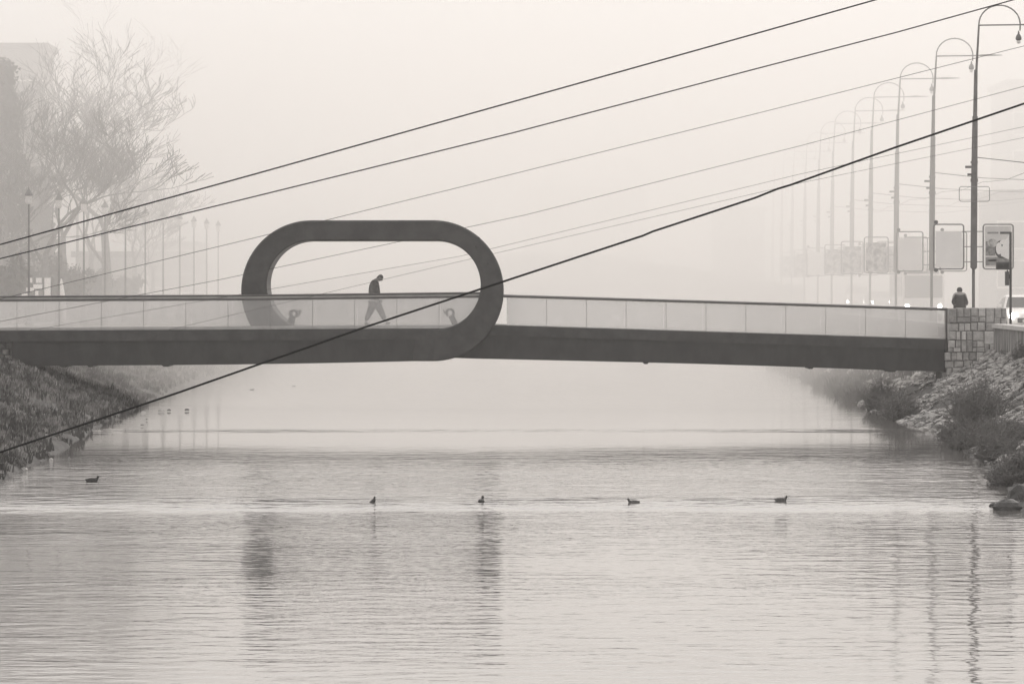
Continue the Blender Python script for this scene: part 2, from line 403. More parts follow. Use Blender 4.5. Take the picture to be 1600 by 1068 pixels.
# the loop
def loop():
    b = MB(); ov = []; N = 22
    oc = [(677, 454), (677, 454), (486, 454), (486, 454)]; ic = [(682, 445), (682, 445), (485, 445), (485, 445)]; ro, ri = 110, 69
    ring = []
    for q in range(4):
        a0 = [-90, 0, 90, 180][q]
        for i in range(N + 1):
            an = R(a0 + 90 * i / N)
            ring.append(((oc[q][0] + ro * math.cos(an), oc[q][1] - ro * math.sin(an)), (ic[q][0] + ri * math.cos(an), ic[q][1] - ri * math.sin(an))))
        if q in (1, 3):
            A = ring[-1]; n2 = (q + 1) % 4; an = R([-90, 0, 90, 180][q] + 90)
            B = ((oc[n2][0] + ro * math.cos(an), oc[n2][1] - ro * math.sin(an)), (ic[n2][0] + ri * math.cos(an), ic[n2][1] - ri * math.sin(an)))
            for i in range(1, 12):
                f = i / 12; ring.append(tuple((A[k][0] + (B[k][0] - A[k][0]) * f, A[k][1] + (B[k][1] - A[k][1]) * f) for k in (0, 1)))
    n = len(ring)
    for (o, i_) in ring:
        mx_ = (o[0] + i_[0]) / 2; my = (o[1] + i_[1]) / 2
        f = min(1, max(0, (mx_ - 470) / 220)); f = f * f * (3 - 2 * f)
        if my > 480: f = min(1, max(0, (mx_ - 600) / 75))
        yo = 200.34 * (1 - f) + 199.94 * f; bv = .05
        (xo, zo), (xi, zi) = XZ(*o), XZ(*i_); dx, dz = xi - xo, zi - zo; L = math.hypot(dx, dz); dx /= L; dz /= L
        sh = .086 * ((454 - my) / 110 + .2) * 0.25
        b.v += [(xo, yo + bv, zo), (xo + dx*bv, yo, zo + dz*bv), (xi - dx*bv, yo, zi - dz*bv), (xi, yo + bv, zi), (xi + sh*0, yo + 3.5, zi), (xo, yo + 3.5, zo)]
    for i in range(n):
        j = (i + 1) % n
        for k in range(6):
            k2 = (k + 1) % 6; b.f.append((6*i+k, 6*j+k, 6*j+k2, 6*i+k2))
    o = sub('loop', b, 'steel_top'); 
    return o
lp = loop()
for (px, py) in ((744, 386), (762, 412), (758, 452), (748, 352 + 20), (463, 365), (620, 360)):     # bolt heads on the loop
    x, z = XZ(px, py); b = MB(); b.tube([(x, 199.90, z), (x, 199.97, z)], .045, 8); sub('bolt', b, 'steel', lp) if False else sub('bolt', b, 'steel')
# railings
railL = lambda x: np.interp(x, [-30, 0, 400, 745], [463.5, 463.5, 461.5, 457.5])
railR = lambda x: np.interp(x, [780, 1240, 1479], [461, 474.5, 482])
def rail(name, fn, x0, x1, off, rad, y, m, n=20):
    b = MB(); pts = []
    for i in range(n + 1):
        px = x0 + (x1 - x0) * i / n; x, z = XZ(px, fn(px) + off); pts.append((x, y, z))
    b.tube(pts, rad, 8); sub(name, b, m)
rail('handrail', railL, -30, 752, 0, .036, 200.10, 'rail')
rail('rail_cap', railL, -30, 752, 3.0, .030, 200.12, 'rail_light')
rail('lower_rail', railL, -30, 752, 5.8, .040, 200.12, 'rail')
rail('handrail', railR, 783, 1480, 1, .055, 200.50, 'rail')
rail('handrail', railL, -30, 752, .6, .03, 203.7, 'rail')
rail('handrail', railR, 783, 1480, 1.4, .04, 204.0, 'rail')
def panels(xs, rfn, tfn, y, m='glass', gap=.2):
    for a, c in zip(xs[:-1], xs[1:]):
        q = [XZ(a + gap, rfn(a) + 4), XZ(c - gap, rfn(c) + 4), XZ(c - gap, tfn(c) - .6), XZ(a + gap, tfn(a) - .6)]
        b = MB(); b.prism(q[::-1], y, y + .024); sub('glass_panel', b, m)
jL = [-40 + 66 * i for i in range(12)]; jL = [x for x in jL if x < 745] + [748]
panels(jL, railL, lambda x: topL(x), 200.11)
panels(jL, railL, lambda x: topL(x), 203.66)
jR = [791.5] + [854 + 62.5 * i for i in range(10)] + [1478]
panels(jR, railR, lambda x: topR(x), 200.50)
panels(jR, railR, lambda x: topR(x), 203.96)
for xs, rf, tf, y in ((jL[1:-1], railL, topL, 200.14), (jR[1:-1], railR, topR, 200.53)):
    for a in xs:
        (x, z1), (_, z0) = XZ(a, rf(a) + 3), XZ(a, tf(a))
        b = MB(); b.box(x - .006, x + .006, y, y + .03, z0, z1); sub('glass_clip', b, 'thinpole')
(x0, z0), (x1, z1) = XZ(1479, 531), XZ(1481.5, 481)
b = MB(); b.box(x0, x1, 200.46, 200.56, z0, z1); sub('end_post', b, 'rail')

# curled sheet-steel benches at both ends inside the loop
def bench(cx, cy, foot, label):
    t = thing('curled_bench', P(foot[0], foot[1], 201.2), label, 'bench', 'curled benches inside the loop of the footbridge')
    L = Vector(t.location); s = 1 if foot[0] > cx else -1
    cxw, czw = XZ(cx, cy, 201.5); fx, fz = XZ(foot[0], foot[1], 201.5)
    outer, inner = [], []
    for i in range(15):
        an = R(-60 + i * 21) if s > 0 else R(240 - i * 21)
        outer.append((cxw + .165 * math.cos(an), czw + .165 * math.sin(an))); inner.append((cxw + .085 * math.cos(an), czw + .085 * math.sin(an)))
    poly = outer + inner[::-1]
    b = MB(); n = len(outer)
    for (x, z), (xi, zi) in zip(outer, inner): b.v += [(x - L.x, 201.2 - L.y, z - L.z), (x - L.x, 202.9 - L.y, z - L.z), (xi - L.x, 202.9 - L.y, zi - L.z), (xi - L.x, 201.2 - L.y, zi - L.z)]
    for i in range(n - 1):
        for j in range(4): j2 = (j+1) % 4; b.f.append((4*i+j, 4*i+4+j, 4*i+4+j2, 4*i+j2))
    b.f.append((0, 1, 2, 3)); b.f.append((4*n-1, 4*n-2, 4*n-3, 4*n-4))
    b.build('curl', 'trouser', t)
    ax, az = cxw + s * .05, czw - .12
    poly = [(ax - .10 - L.x, az - L.z), (ax + .08 - L.x, az + .03 - L.z), (fx + .10 - L.x, fz - L.z), (fx - .13 - L.x, fz - L.z)]
    b = MB(); b.prism(poly[::-1], 201.2 - L.y, 202.9 - L.y); b.build('backrest', 'trouser', t)
    a = cxw - s * .16
    poly = [(a - L.x, czw - .02 - L.z), (a - s * .06 - L.x, czw + .14 - L.z), (a - s * .09 - L.x, czw + .12 - L.z), (a - s * .02 - L.x, czw - .08 - L.z)]
    b = MB(); b.prism(poly, 201.3 - L.y, 202.8 - L.y); b.build('lip', 'trouser', t)
bench(458.5, 490, (453, 509), 'curled steel bench at the left foot of the bridge loop')
bench(703, 488.5, (713, 509), 'curled steel bench at the right foot of the bridge loop')

# ------------------------------------------------------------------ stone pier at the right end
pier = thing('stone_pier', P(1525, 600, 199.5), 'pale block stone pier closing the right end of the footbridge', 'pier')
PL = Vector(pier.location)
b = MB(); X0, X1 = P(1481, 0, D).x, P(1571, 0, D).x; ZT = P(0, 480.5, D).z
b.box(X0 + .05 - PL.x, X1 - .05 - PL.x, 199.62 - PL.y, 202.2 - PL.y, .6 - PL.z, ZT - .03 - PL.z); b.build('core', 'mortar', pier)
def split(x0, x1, z0, z1, out, depth=0):
    w_, h_ = x1 - x0, z1 - z0
    if (w_ < .34 and h_ < .60) or (w_ < .24 and h_ < .5) or depth > 8 or (depth > 2 and w_ < .5 and h_ < .6 and random.random() < .28): out.append((x0, x1, z0, z1)); return
    if w_ / h_ > random.uniform(.55, 1.25):
        c = x0 + w_ * random.uniform(.33, .67); split(x0, c, z0, z1, out, depth+1); split(c, x1, z0, z1, out, depth+1)
    else:
        c = z0 + h_ * random.uniform(.33, .67); split(x0, x1, z0, c, out, depth+1); split(x0, x1, c, z1, out, depth+1)
rects = []; zs = [ZT, P(0, 517, D).z, P(0, 550, D).z]
for za, zb in zip(zs[1:], zs[:-1]): split(X0, X1, za, zb, rects)
z = zs[-1]; xr_ = X1 - .25; xl_ = X0 - .12
while z > 1.05:                                # the rounder courses of the pier's footing
    hgt = random.uniform(.22, .30); x = xl_
    while x < xr_ - .08:
        wd = random.uniform(.17, .36); rects.append((x, min(x + wd, xr_), z - hgt, z)); x += wd
    z -= hgt; xr_ -= .36; xl_ += .03
for k, (a, c, e, f) in enumerate(rects):
    pr = random.uniform(.0, .07); gp = .015
    if c - a < .06: continue
    b = MB(); j = lambda s=.012: random.uniform(-s, s)
    b.bbox(a + gp + j() - PL.x, c - gp + j() - PL.x, 199.60 - pr - PL.y, 200.2 - PL.y, e + gp + j() - PL.z, f - gp + j() - PL.z, .026)
    b.build('stone', random.choice(['stone', 'stone', 'stone2', 'stone3']), pier)
for k in range(7):                              # left return side
    za = ZT - k * .37; b = MB(); b.box(X0 - .02 - PL.x, X0 + .1 - PL.x, 200.9 - PL.y, 202.2 - PL.y, za - .35 - PL.z, za - PL.z)
    if za < 2.9: b.build('stone', 'stone2', pier)
b = MB(); b.box(P(1474, 0, D).x - PL.x, P(1484.5, 0, D).x - PL.x, 200.3 - PL.y, 203.6 - PL.y, -.3 - PL.z, P(0, 582, D).z - PL.z); b.build('pillar', 'stone2', pier)

# left abutment
ab = thing('stone_abutment', P(5, 640, 200), 'rough dark stone abutment under the left end of the footbridge', 'abutment'); AL = Vector(ab.location)
b = MB(); b.box(-21.5 - AL.x, -17.80 - AL.x, 200.6 - AL.y, 204 - AL.y, .5 - AL.z, 2.62 - AL.z); b.build('core', 'mortar', ab)
z = 2.6
while z > 1.1:
    hgt = random.uniform(.2, .3); x = -19.4
    while x < -17.8:
        wd = random.uniform(.18, .38); b = MB(); pr = random.uniform(0, .08)
        b.bbox(x + .02 - AL.x, min(x + wd, -17.75 + random.uniform(-.1, .1)) - .02 - AL.x, 200.5 - pr - AL.y, 200.9 - AL.y, z - hgt + .02 - AL.z, z - AL.z, .03)
        b.build('stone', random.choice(['stone2', 'stone', 'stone3', 'rock']), ab); x += wd
    z -= hgt

# ------------------------------------------------------------------ people
def skin(name, verts, edges, rads, m, parent, sub_=2, root=0):
    me = bpy.data.meshes.new(name); me.from_pydata(verts, edges, []); me.materials.append(M[m])
    o = bpy.data.objects.new(name, me); COL.objects.link(o); o.parent = parent
    md = o.modifiers.new('skin', 'SKIN'); md.use_smooth_shade = True
    sv = me.skin_vertices[0].data
    for i, r_ in enumerate(rads): sv[i].radius = (r_, r_) if not isinstance(r_, tuple) else r_; sv[i].use_root = (i == root)
    s2 = o.modifiers.new('sub', 'SUBSURF'); s2.levels = sub_; s2.render_levels = sub_
    return o
def solid_body(o, centre, tilt, size, nose=True):
    """turn the skinned body into one plain mesh that carries a modelled head"""
    bpy.context.view_layer.update()
    dg = bpy.context.evaluated_depsgraph_get(); me = bpy.data.meshes.new_from_object(o.evaluated_get(dg))
    import bmesh
    bm = bmesh.new(); bm.from_mesh(me); n0 = len(bm.verts)
    q = bmesh.ops.create_uvsphere(bm, u_segments=20, v_segments=14, radius=1)
    rot = Matrix.Rotation(tilt, 3, 'Y')
    for v in q['verts']:
        x, y, z = v.co; f = 1 - .16 * max(0, -z)                 # narrower towards the jaw
        X_, Y_, Z_ = x * .098 * f, y * .076 * f, z * .118
        if x > 0 and z < -.2: X_ += .012 * (1 - abs(y))           # chin and mouth
        if x > .75 and abs(y) < .35 and -.35 < z < .15: X_ += .022 * (1 - abs(y) / .35)   # nose
        if x > .6 and abs(abs(y) - .4) < .2 and .05 < z < .35: X_ -= .008                 # eye sockets
        if abs(y) > .85 and -.3 < z < .25 and abs(x) < .4: Y_ *= 1.14                      # ears
        v.co = rot @ Vector((X_, Y_, Z_)) * size + Vector(centre)
    bm.to_mesh(me); bm.free(); me.shade_smooth()
    o.modifiers.clear(); o.data = me
def cap_hair(parent, centre, tilt, size, m):
    b = MB(); rot = Matrix.Rotation(tilt, 3, 'Y'); N, K = 18, 7
    for i in range(K + 1):
        ph_ = R(88 * i / K)
        for j in range(N):
            a = 2 * math.pi * j / N; x, y, z = math.sin(ph_) * math.cos(a), math.sin(ph_) * math.sin(a), math.cos(ph_)
            drop = -.35 * max(0, -x) * (i / K) + .18 * max(0, x) * (i / K)
            p = rot @ (Vector((x * .106, y * .084, (z + drop) * .126)) * size) + Vector(centre); b.v.append(tuple(p))
    for i in range(K):
        for j in range(N): j2 = (j + 1) % N; b.f.append((i*N+j, (i+1)*N+j, (i+1)*N+j2, i*N+j2))
    b.build('hair', m, parent, True)
def walker():
    base = P(585, 508.6, 202.0)
    t = thing('person', base, 'walker in dark jacket with bowed head and hands in pockets, crossing the footbridge', 'person')
    q = 1 / 43.56
    def pt(px, py, y=0): return ((px - 585) * q, y, (508.6 - py) * q)
    pel = pt(585.5, 468); ch = pt(584.5, 452); sh = pt(585, 440.5); nk = pt(588.8, 436.8); hd0 = pt(592.2, 434.6); hd1 = pt(595, 432.6)
    hipL, hipR = pt(583, 472, -.09), pt(588, 472, .09)
    kb, ab_, tb = pt(577.5, 489, -.09), pt(570.6, 502.0, -.10), pt(577.0, 506.8, -.10)       # rear leg
    kf, af, tf_ = pt(596, 488, .09), pt(601.8, 501.2, .10), pt(608.6, 504.6, .10)            # front leg
    shL, elL, haL = pt(583.5, 442.5, -.19), pt(581.0, 456, -.26), pt(587.5, 465.5, -.19)
    shR, elR, haR = pt(586.5, 442.5, .19), pt(582, 456, .26), pt(589, 465.5, .19)
    V = [pel, ch, sh, nk, hd0, hd1, hipL, hipR, kb, ab_, tb, kf, af, tf_, shL, elL, haL, shR, elR, haR]
    E = [(0,1),(1,2),(2,3),(3,4),(4,5),(0,6),(0,7),(6,8),(8,9),(9,10),(7,11),(11,12),(12,13),(2,14),(14,15),(15,16),(2,17),(17,18),(18,19)]
    rr = [.13,.13,.12,.065,.06,.05,.085,.085,.06,.045,.04,.06,.045,.04,.06,.045,.035,.06,.045,.035]
    bo = skin('body', V, E, rr, 'skin', t); hc = pt(593.6, 434.0); solid_body(bo, hc, R(38), 1.04); cap_hair(t, hc, R(30), 1.04, 'hair')
    Vj = [pt(585.8, 470), pt(585.2, 461), pt(584.4, 450), pt(584.6, 442.5), pt(587.2, 438.8), shL, elL, pt(586, 463.5, -.21), shR, elR, pt(588, 463.5, .21)]
    skin('jacket', Vj, [(0,1),(1,2),(2,3),(3,4),(3,5),(5,6),(6,7),(3,8),(8,9),(9,10)], [(.24,.24),(.23,.23),(.225,.225),(.195,.185),(.10,.10),.115,.105,.09,.115,.105,.09], 'jacket', t)
    Vt = [pt(585.8, 467), pt(583.4, 473, -.09), kb, pt(571.6, 500.6, -.10), pt(588.2, 473, .09), kf, pt(601.0, 499.6, .10)]
    skin('trousers', Vt, [(0,1),(1,2),(2,3),(0,4),(4,5),(5,6)], [.185,.16,.118,.09,.16,.118,.09], 'trouser', t)
    skin('shoe', [pt(569.6, 504.6, -.10), pt(573, 506.4, -.10), pt(578.2, 507.2, -.10)], [(0,1),(1,2)], [.055,.05,.04], 'shoe', t)
    skin('shoe', [pt(602, 505.4, .10), pt(605.5, 505.2, .10), pt(610.2, 504.4, .10)], [(0,1),(1,2)], [.055,.05,.04], 'shoe', t)
walker()
def stander():
    base = Vector((P(1499.5, 0, 206).x, 206, ROAD))
    t = thing('person', base, 'dark hooded person standing behind the stone pier', 'person'); t.rotation_euler = (0, 0, R(10))
    V = [(0,0,.92),(0,0,1.15),(0,0,1.36),(0,.0,1.47),(0,0,1.56),(0,0,1.62),(-.1,0,.86),(.1,0,.86),(-.11,.02,.48),(-.12,0,.08),(-.13,-.14,.04),(.11,.02,.48),(.12,0,.08),(.13,-.14,.04),
         (-.2,0,1.38),(-.27,-.02,1.1),(-.2,-.14,.98),(.2,0,1.38),(.27,-.02,1.1),(.2,-.14,.98)]
    E = [(0,1),(1,2),(2,3),(3,4),(4,5),(0,6),(0,7),(6,8),(8,9),(9,10),(7,11),(11,12),(12,13),(2,14),(14,15),(15,16),(2,17),(17,18),(18,19)]
    skin('body', V, E, [.14,.13,.13,.055,.085,.08,.09,.09,.06,.05,.04,.06,.05,.04,.06,.045,.035,.06,.045,.035], 'skin', t)
    skin('coat', [(0,0,.62),(0,0,.95),(0,0,1.2),(0,0,1.38),(-.14,0,1.35),(-.25,-.02,1.1),(-.2,-.14,.99),(.14,0,1.35),(.25,-.02,1.1),(.2,-.14,.99)],
         [(0,1),(1,2),(2,3),(3,4),(4,5),(5,6),(3,7),(7,8),(8,9)], [.27,.26,.21,.12,.08,.085,.07,.08,.085,.07], 'coat2', t)
    skin('hood', [(0,.02,1.44),(0,.015,1.55),(0,.01,1.645)], [(0,1),(1,2)], [.11,.115,.08], 'coat2', t)
    skin('backpack', [(0,.2,.95),(0,.22,1.15),(0,.2,1.34)], [(0,1),(1,2)], [.14,.16,.12], 'ink2', t)
stander()

# ------------------------------------------------------------------ river birds
def duck(px, py, label, rz, s=1.0, dark=False, up=False, z=.085):
    d = (CZ - z) * F / (py - HY)
    t = thing('duck', ((px - 800) * d / F, d, z - .05), label, 'duck', 'ducks on the river', R(rz))
    t.scale = (s, s, s); k = 1
    V = [(-.20,0,.10),(-.13,0,.075),(0,0,.06),(.10,0,.065),(.145,0,.115),(.165,0,.16),(.18,0,.19)]
    r_ = [.018,.055,.085,.078,.042,.034,.046]
    if up: V = [(-.10,0,.03),(-.05,0,.05),(0,0,.09),(.04,0,.17),(.05,0,.22),(.055,0,.26),(.07,0,.285)]; r_ = [.03,.075,.085,.075,.045,.034,.045]
    o = skin('body', V, [(i, i+1) for i in range(6)], r_, 'duckdark' if dark else 'duck', t, root=2)
    h = V[-1]; skin('head_plumage', [(h[0]-.01,0,h[2]-.01),(h[0]+.012,0,h[2]+.004)], [(0,1)], [.048,.043], 'duckdark', t)
    skin('bill', [(h[0]+.035,0,h[2]-.006),(h[0]+.085,0,h[2]-.02)], [(0,1)], [.016,.010], 'bill', t, 1)
    return t
duck(144, 750.5, 'dark duck alone on the water near the left bank', 10, .80, True, z=.13)
duck(583, 784, 'dark duck sitting upright on the sill left of centre', 30, .56, True, True)
duck(752, 783.5, 'dark duck seen from behind on the sill near the centre', 78, .80, True)
duck(990, 784, 'small duck with dark head swimming towards the left', 182, .66)
duck(1220, 780.5, 'brown duck with dark head swimming towards the right', -3, .70, z=.105)
duck(393, 608.5, 'small distant duck under the left half of the footbridge', 20, .5, True, z=.17)
duck(460, 603, 'tiny distant duck farthest up the river', 160, .45, True, z=.17)

def rock(px, py, w_, h_, z, label, m='rock', nm='river_rock', cat='rock', group='stones at the foot of the left bank'):
    d = (CZ - z) * F / (py - HY); b = MB(); q = w_ * d / F / 2; hz = h_ * d / F
    n = 10; sd = random.random() * 50
    prof = [(1, -.25), (1.02, .15), (.8, .6), (.45, .92), (.1, 1)]
    for i, (r_, zz) in enumerate(prof):
        for j in range(n):
            a = 2 * math.pi * j / n; u = 1 + .35 * noise.noise((math.cos(a) * 1.2 + sd, math.sin(a) * 1.2, i * .5)); b.v.append((q * r_ * u * math.cos(a), q * .8 * r_ * u * math.sin(a), hz * zz * (1 + .2 * noise.noise((a, sd, i)))))
    for i in range(len(prof) - 1):
        for j in range(n): j2 = (j+1) % n; b.f.append((i*n+j, i*n+j2, (i+1)*n+j2, (i+1)*n+j))
    b.f.append(tuple(4*n+j for j in range(n)))
    o = b.build(nm, m, loc=((px - 800) * d / F, d, z)); tag(o, label, cat, group)
rock(292, 640.5, 8, 2.5, .21, 'dark round stone standing clear in the water by the left bank')
rock(264, 641, 6, 2.5, .21, 'dark stone in the water just beside a pale one', 'rock')
rock(252, 642, 10, 3.5, .21, 'largest pale stone at the waterline of the left bank', 'rocklight')
rock(224, 646, 9, 4, .21, 'pale pointed stone at the waterline left of the others', 'rocklight')
rock(229, 655, 3, 1.6, .21, 'tiny dark stone in the water left of the pale ones')
rock(222, 664, 5, 1.8, .21, 'small flat dark stone nearest in the row by the left bank')
rock(86, 698, 10, 5, .125, 'light flat stone on the mud at the left waterline', 'rocklight')
rock(80, 718, 7, 3, .125, 'small light stone half in the water at the left bank', 'rocklight')
rock(32, 734, 22, 8, .125, 'long pale stone under the left bank near the frame edge', 'rocklight')
rock(12, 745, 18, 9, .125, 'broad grey stone at the far left waterline', 'rock')
rock(108, 716, 4, 3, .125, 'tiny grey stone out in the water off the left bank', 'rock')
rock(1575, 793, 44, 14, .06, 'dark wet boulder at the sill below the right bank', 'darkrock', group='boulders at the foot of the right bank')
rock(1592, 782, 40, 26, .10, 'tall dark boulder hugging the right bank beside the sill', 'darkrock', group='boulders at the foot of the right bank')
rock(1552, 790, 14, 5, .06, 'small dark stone at the right end of the sill', 'darkrock', group='boulders at the foot of the right bank')

# ------------------------------------------------------------------ bank cover
def tufts(name, side, y0, y1, dens, m, label, hmin=.10, hmax=.34, nb=6, tmin=.03, wd=.02, clump=.25, lean=.5):
    V, Fc = [], []; area_n = int((y1 - y0) * 5 * dens)
    for _ in range(area_n):
        y = y0 + (y1 - y0) * (random.random() ** 1.15); t = tmin + (1 - tmin) * random.random()
        x, z = bank_z(side, y, t); z -= .02
        if noise.noise((x * .6, y * .4, 9)) < -clump: continue
        x += .35 * nzv(0, y, .5, 11 * side) * (1 - t)
        hh = random.uniform(hmin, hmax) * (1.2 + .8 * noise.noise((x * .3, y * .25, 1)))
        for _b in range(nb):
            a = random.uniform(0, 6.283); ln = random.uniform(.2, 1) * lean * hh; ox = random.gauss(0, .07); oy = random.gauss(0, .07)
            dx, dy = math.cos(a), math.sin(a); k = len(V); wx = wd * random.uniform(.6, 1.3)
            V += [(x+ox - wx, y+oy, z), (x+ox + wx, y+oy, z), (x+ox + dx*ln*.5 + wx*.7, y+oy + dy*ln*.5, z + hh*.6), (x+ox + dx*ln*.5 - wx*.7, y+oy + dy*ln*.5, z + hh*.6), (x+ox + dx*ln, y+oy + dy*ln, z + hh * random.uniform(.7, 1))]
            Fc += [(k, k+1, k+2, k+3), (k+3, k+2, k+4)]
    b = MB(); b.v = V; b.f = Fc; return tag(b.build(name, m), label, 'grass', kind='stuff')
tufts('grass', -1, 124, 235, 16, 'grass', 'pale dry winter grass on the left bank', .08, .26, 5, .06)
tufts('grass', -1, 66, 124, 9, 'grass', 'dry winter grass on the left bank nearer the camera', .08, .26, 5, .06)
tufts('grass', -1, 235, 340, 6, 'grass', 'dry grass on the left bank beyond the bridge', .15, .4, 5, .06, .03)
tufts('weeds', -1, 124, 230, 5, 'grassdark', 'dark weeds among the grass of the left bank', .10, .3, 6, .01, .02, .05)
tufts('weeds', 1, 112, 215, 5, 'grassdark', 'dark weeds among the rubble of the right bank', .05, .16, 7, .01, .010, -.05, 1.2)
tufts('weeds', 1, 215, 330, 3, 'grassdark', 'dark weeds on the right bank beyond the bridge', .2, .5, 7, .01, .03, .1)

ICO = None
def lumps(name, y0, y1, n, m, label, s0, s1, t0=.1):
    ph = (1 + 5 ** .5) / 2
    iv = [(-1,ph,0),(1,ph,0),(-1,-ph,0),(1,-ph,0),(0,-1,ph),(0,1,ph),(0,-1,-ph),(0,1,-ph),(ph,0,-1),(ph,0,1),(-ph,0,-1),(-ph,0,1)]
    fi = [(0,11,5),(0,5,1),(0,1,7),(0,7,10),(0,10,11),(1,5,9),(5,11,4),(11,10,2),(10,7,6),(7,1,8),(3,9,4),(3,4,2),(3,2,6),(3,6,8),(3,8,9),(4,9,5),(2,4,11),(6,2,10),(8,6,7),(9,8,1)]
    b = MB()
    for _ in range(n):
        y = y0 + (y1 - y0) * random.random(); t = t0 + (1 - t0) * random.random() ** .8; x, z = bank_z(1, y, t)
        if noise.noise((x * .8, y * .35, 2)) < -.12 - .3 * t: continue
        s = random.uniform(s0, s1) / 1.9; an = random.uniform(0, 6.28); ca, sa = math.cos(an), math.sin(an); k = len(b.v)
        el = random.uniform(1.0, 1.9); sq = random.uniform(.45, .8)
        for (a, c, e) in iv:
            j = random.uniform(.75, 1.2); a, c, e = a * s * j * el, c * s * j, e * s * j * sq
            b.v.append((x + a * ca - c * sa, y + a * sa + c * ca, z + e + .4 * a * ca * .48))
        b.f += [tuple(i + k for i in f) for f in fi]
    return tag(b.build(name, m, smooth=False), label, 'rubble', kind='stuff')
lumps('rubble', 118, 214, 7500, 'rubble', 'frost pale rubble pitching on the right bank', .05, .17, .05)
lumps('rubble', 62, 118, 4200, 'rubble', 'pale rubble on the right bank nearer the camera', .06, .2, .04)
lumps('rubble', 214, 300, 1500, 'rubble', 'frost pale rubble on the right bank beyond the pier', .12, .34, .3)

# ------------------------------------------------------------------ shrubs and trees
def twigs(b, p, d, length, rad, n_seg, n=3, droop=0.0, wob=.25):
    pts = [Vector(p)]; rr = [rad]; d = Vector(d).normalized()
    for i in range(n_seg):
        d = (d + Vector((random.gauss(0, wob), random.gauss(0, wob), random.gauss(0, wob) - droop))).normalized()
        pts.append(pts[-1] + d * length / n_seg); rr.append(rad * (1 - .8 * (i + 1) / n_seg))
    b.tube(pts, rr, n, False); return pts, rr, d
def shrub(px, py, d, wpx, hpx, label, n=170, mm='twig', group='bare shrubs on the river banks'):
    side = 1 if px > 800 else -1; best = None
    for dd in np.arange(115, 330, .5):
        x = (px - 800) * dd / F; xa, xb = (xr(dd), wall_x(dd)) if side > 0 else (xl(dd), wall_xl(dd)); tt = (x - xa) / (xb - xa)
        if not .0 <= tt <= 1: continue
        z = bank_z(side, dd, tt)[1]; e = abs(HY + (CZ - z) * F / dd - py)
        if best is None or e < best[0]: best = (e, dd, x, z)
    if best: d = best[1]; c = Vector((best[2], d, best[3] - .05))
    else: c = P(px, py, d)
    q = d / F; W, H = wpx * q, hpx * q
    t = thing('shrub', c, label, 'shrub', group)
    st = MB(); fo = MB()
    for i in range(n):
        a = random.uniform(0, 6.283); r_ = W * .5 * random.random() ** .7
        base = (math.cos(a) * r_ * .6, math.sin(a) * r_ * .6, -.1); lean = r_ / max(W * .5, .01)
        pts, rr, dd = twigs(st, base, (math.cos(a) * lean * .6, math.sin(a) * lean * .6, 1), H * random.uniform(.45, 1.0) * (1.1 - .45 * lean), .018, 5, 3, 0, .22)
        for k in range(2, 6):
            for _ in range(3):
                twigs(fo, pts[k], Vector((random.gauss(0, 1), random.gauss(0, 1), random.uniform(.1, 1.4))), H * random.uniform(.12, .28), .011, 2, 3, 0, .3)
    st.build('stem', mm, t); fo.build('twigs', mm, t)
    return t
shrub(1525, 668, 176, 74, 92, 'biggest bare shrub on the rubble below the stone pier', 230)
shrub(1490, 690, 170, 46, 46, 'low dark shrub at the waterline under the pier corner', 120)
shrub(1560, 722, 155, 60, 70, 'dark tangled shrub low on the right bank near the frame edge', 170)
shrub(1594, 756, 143, 52, 76, 'dark shrub nearest the camera at the right frame edge', 170)
shrub(1408, 656, 216, 54, 60, 'rounded shrub beneath the right end of the girder', 170)
shrub(1380, 640, 232, 58, 56, 'greyer shrub behind the rounded one under the girder', 150)
shrub(1335, 622, 262, 54, 42, 'faint shrub fading in fog on the right bank', 110)
shrub(1290, 606, 292, 50, 32, 'faintest shrub farthest along the right bank', 90)
shrub(1598, 560, 186, 26, 34, 'small dark shrub against the streaked retaining wall', 70)
shrub(1508, 700, 165, 50, 40, 'low shrub between the biggest shrub and the water', 120)
shrub(1545, 690, 165, 56, 60, 'shrub squeezed between two larger ones on the right bank', 150)
shrub(1578, 700, 160, 60, 64, 'dark shrub halfway up the rubble at the right frame edge', 150)
shrub(1570, 755, 150, 54, 46, 'tangled shrub overhanging the water near the boulders', 150)
shrub(15, 725, 144, 60, 26, 'low dark shrub at the left frame edge by the water', 90)
shrub(215, 640, 208, 50, 24, 'low shrub at the waterline under the left girder', 70)

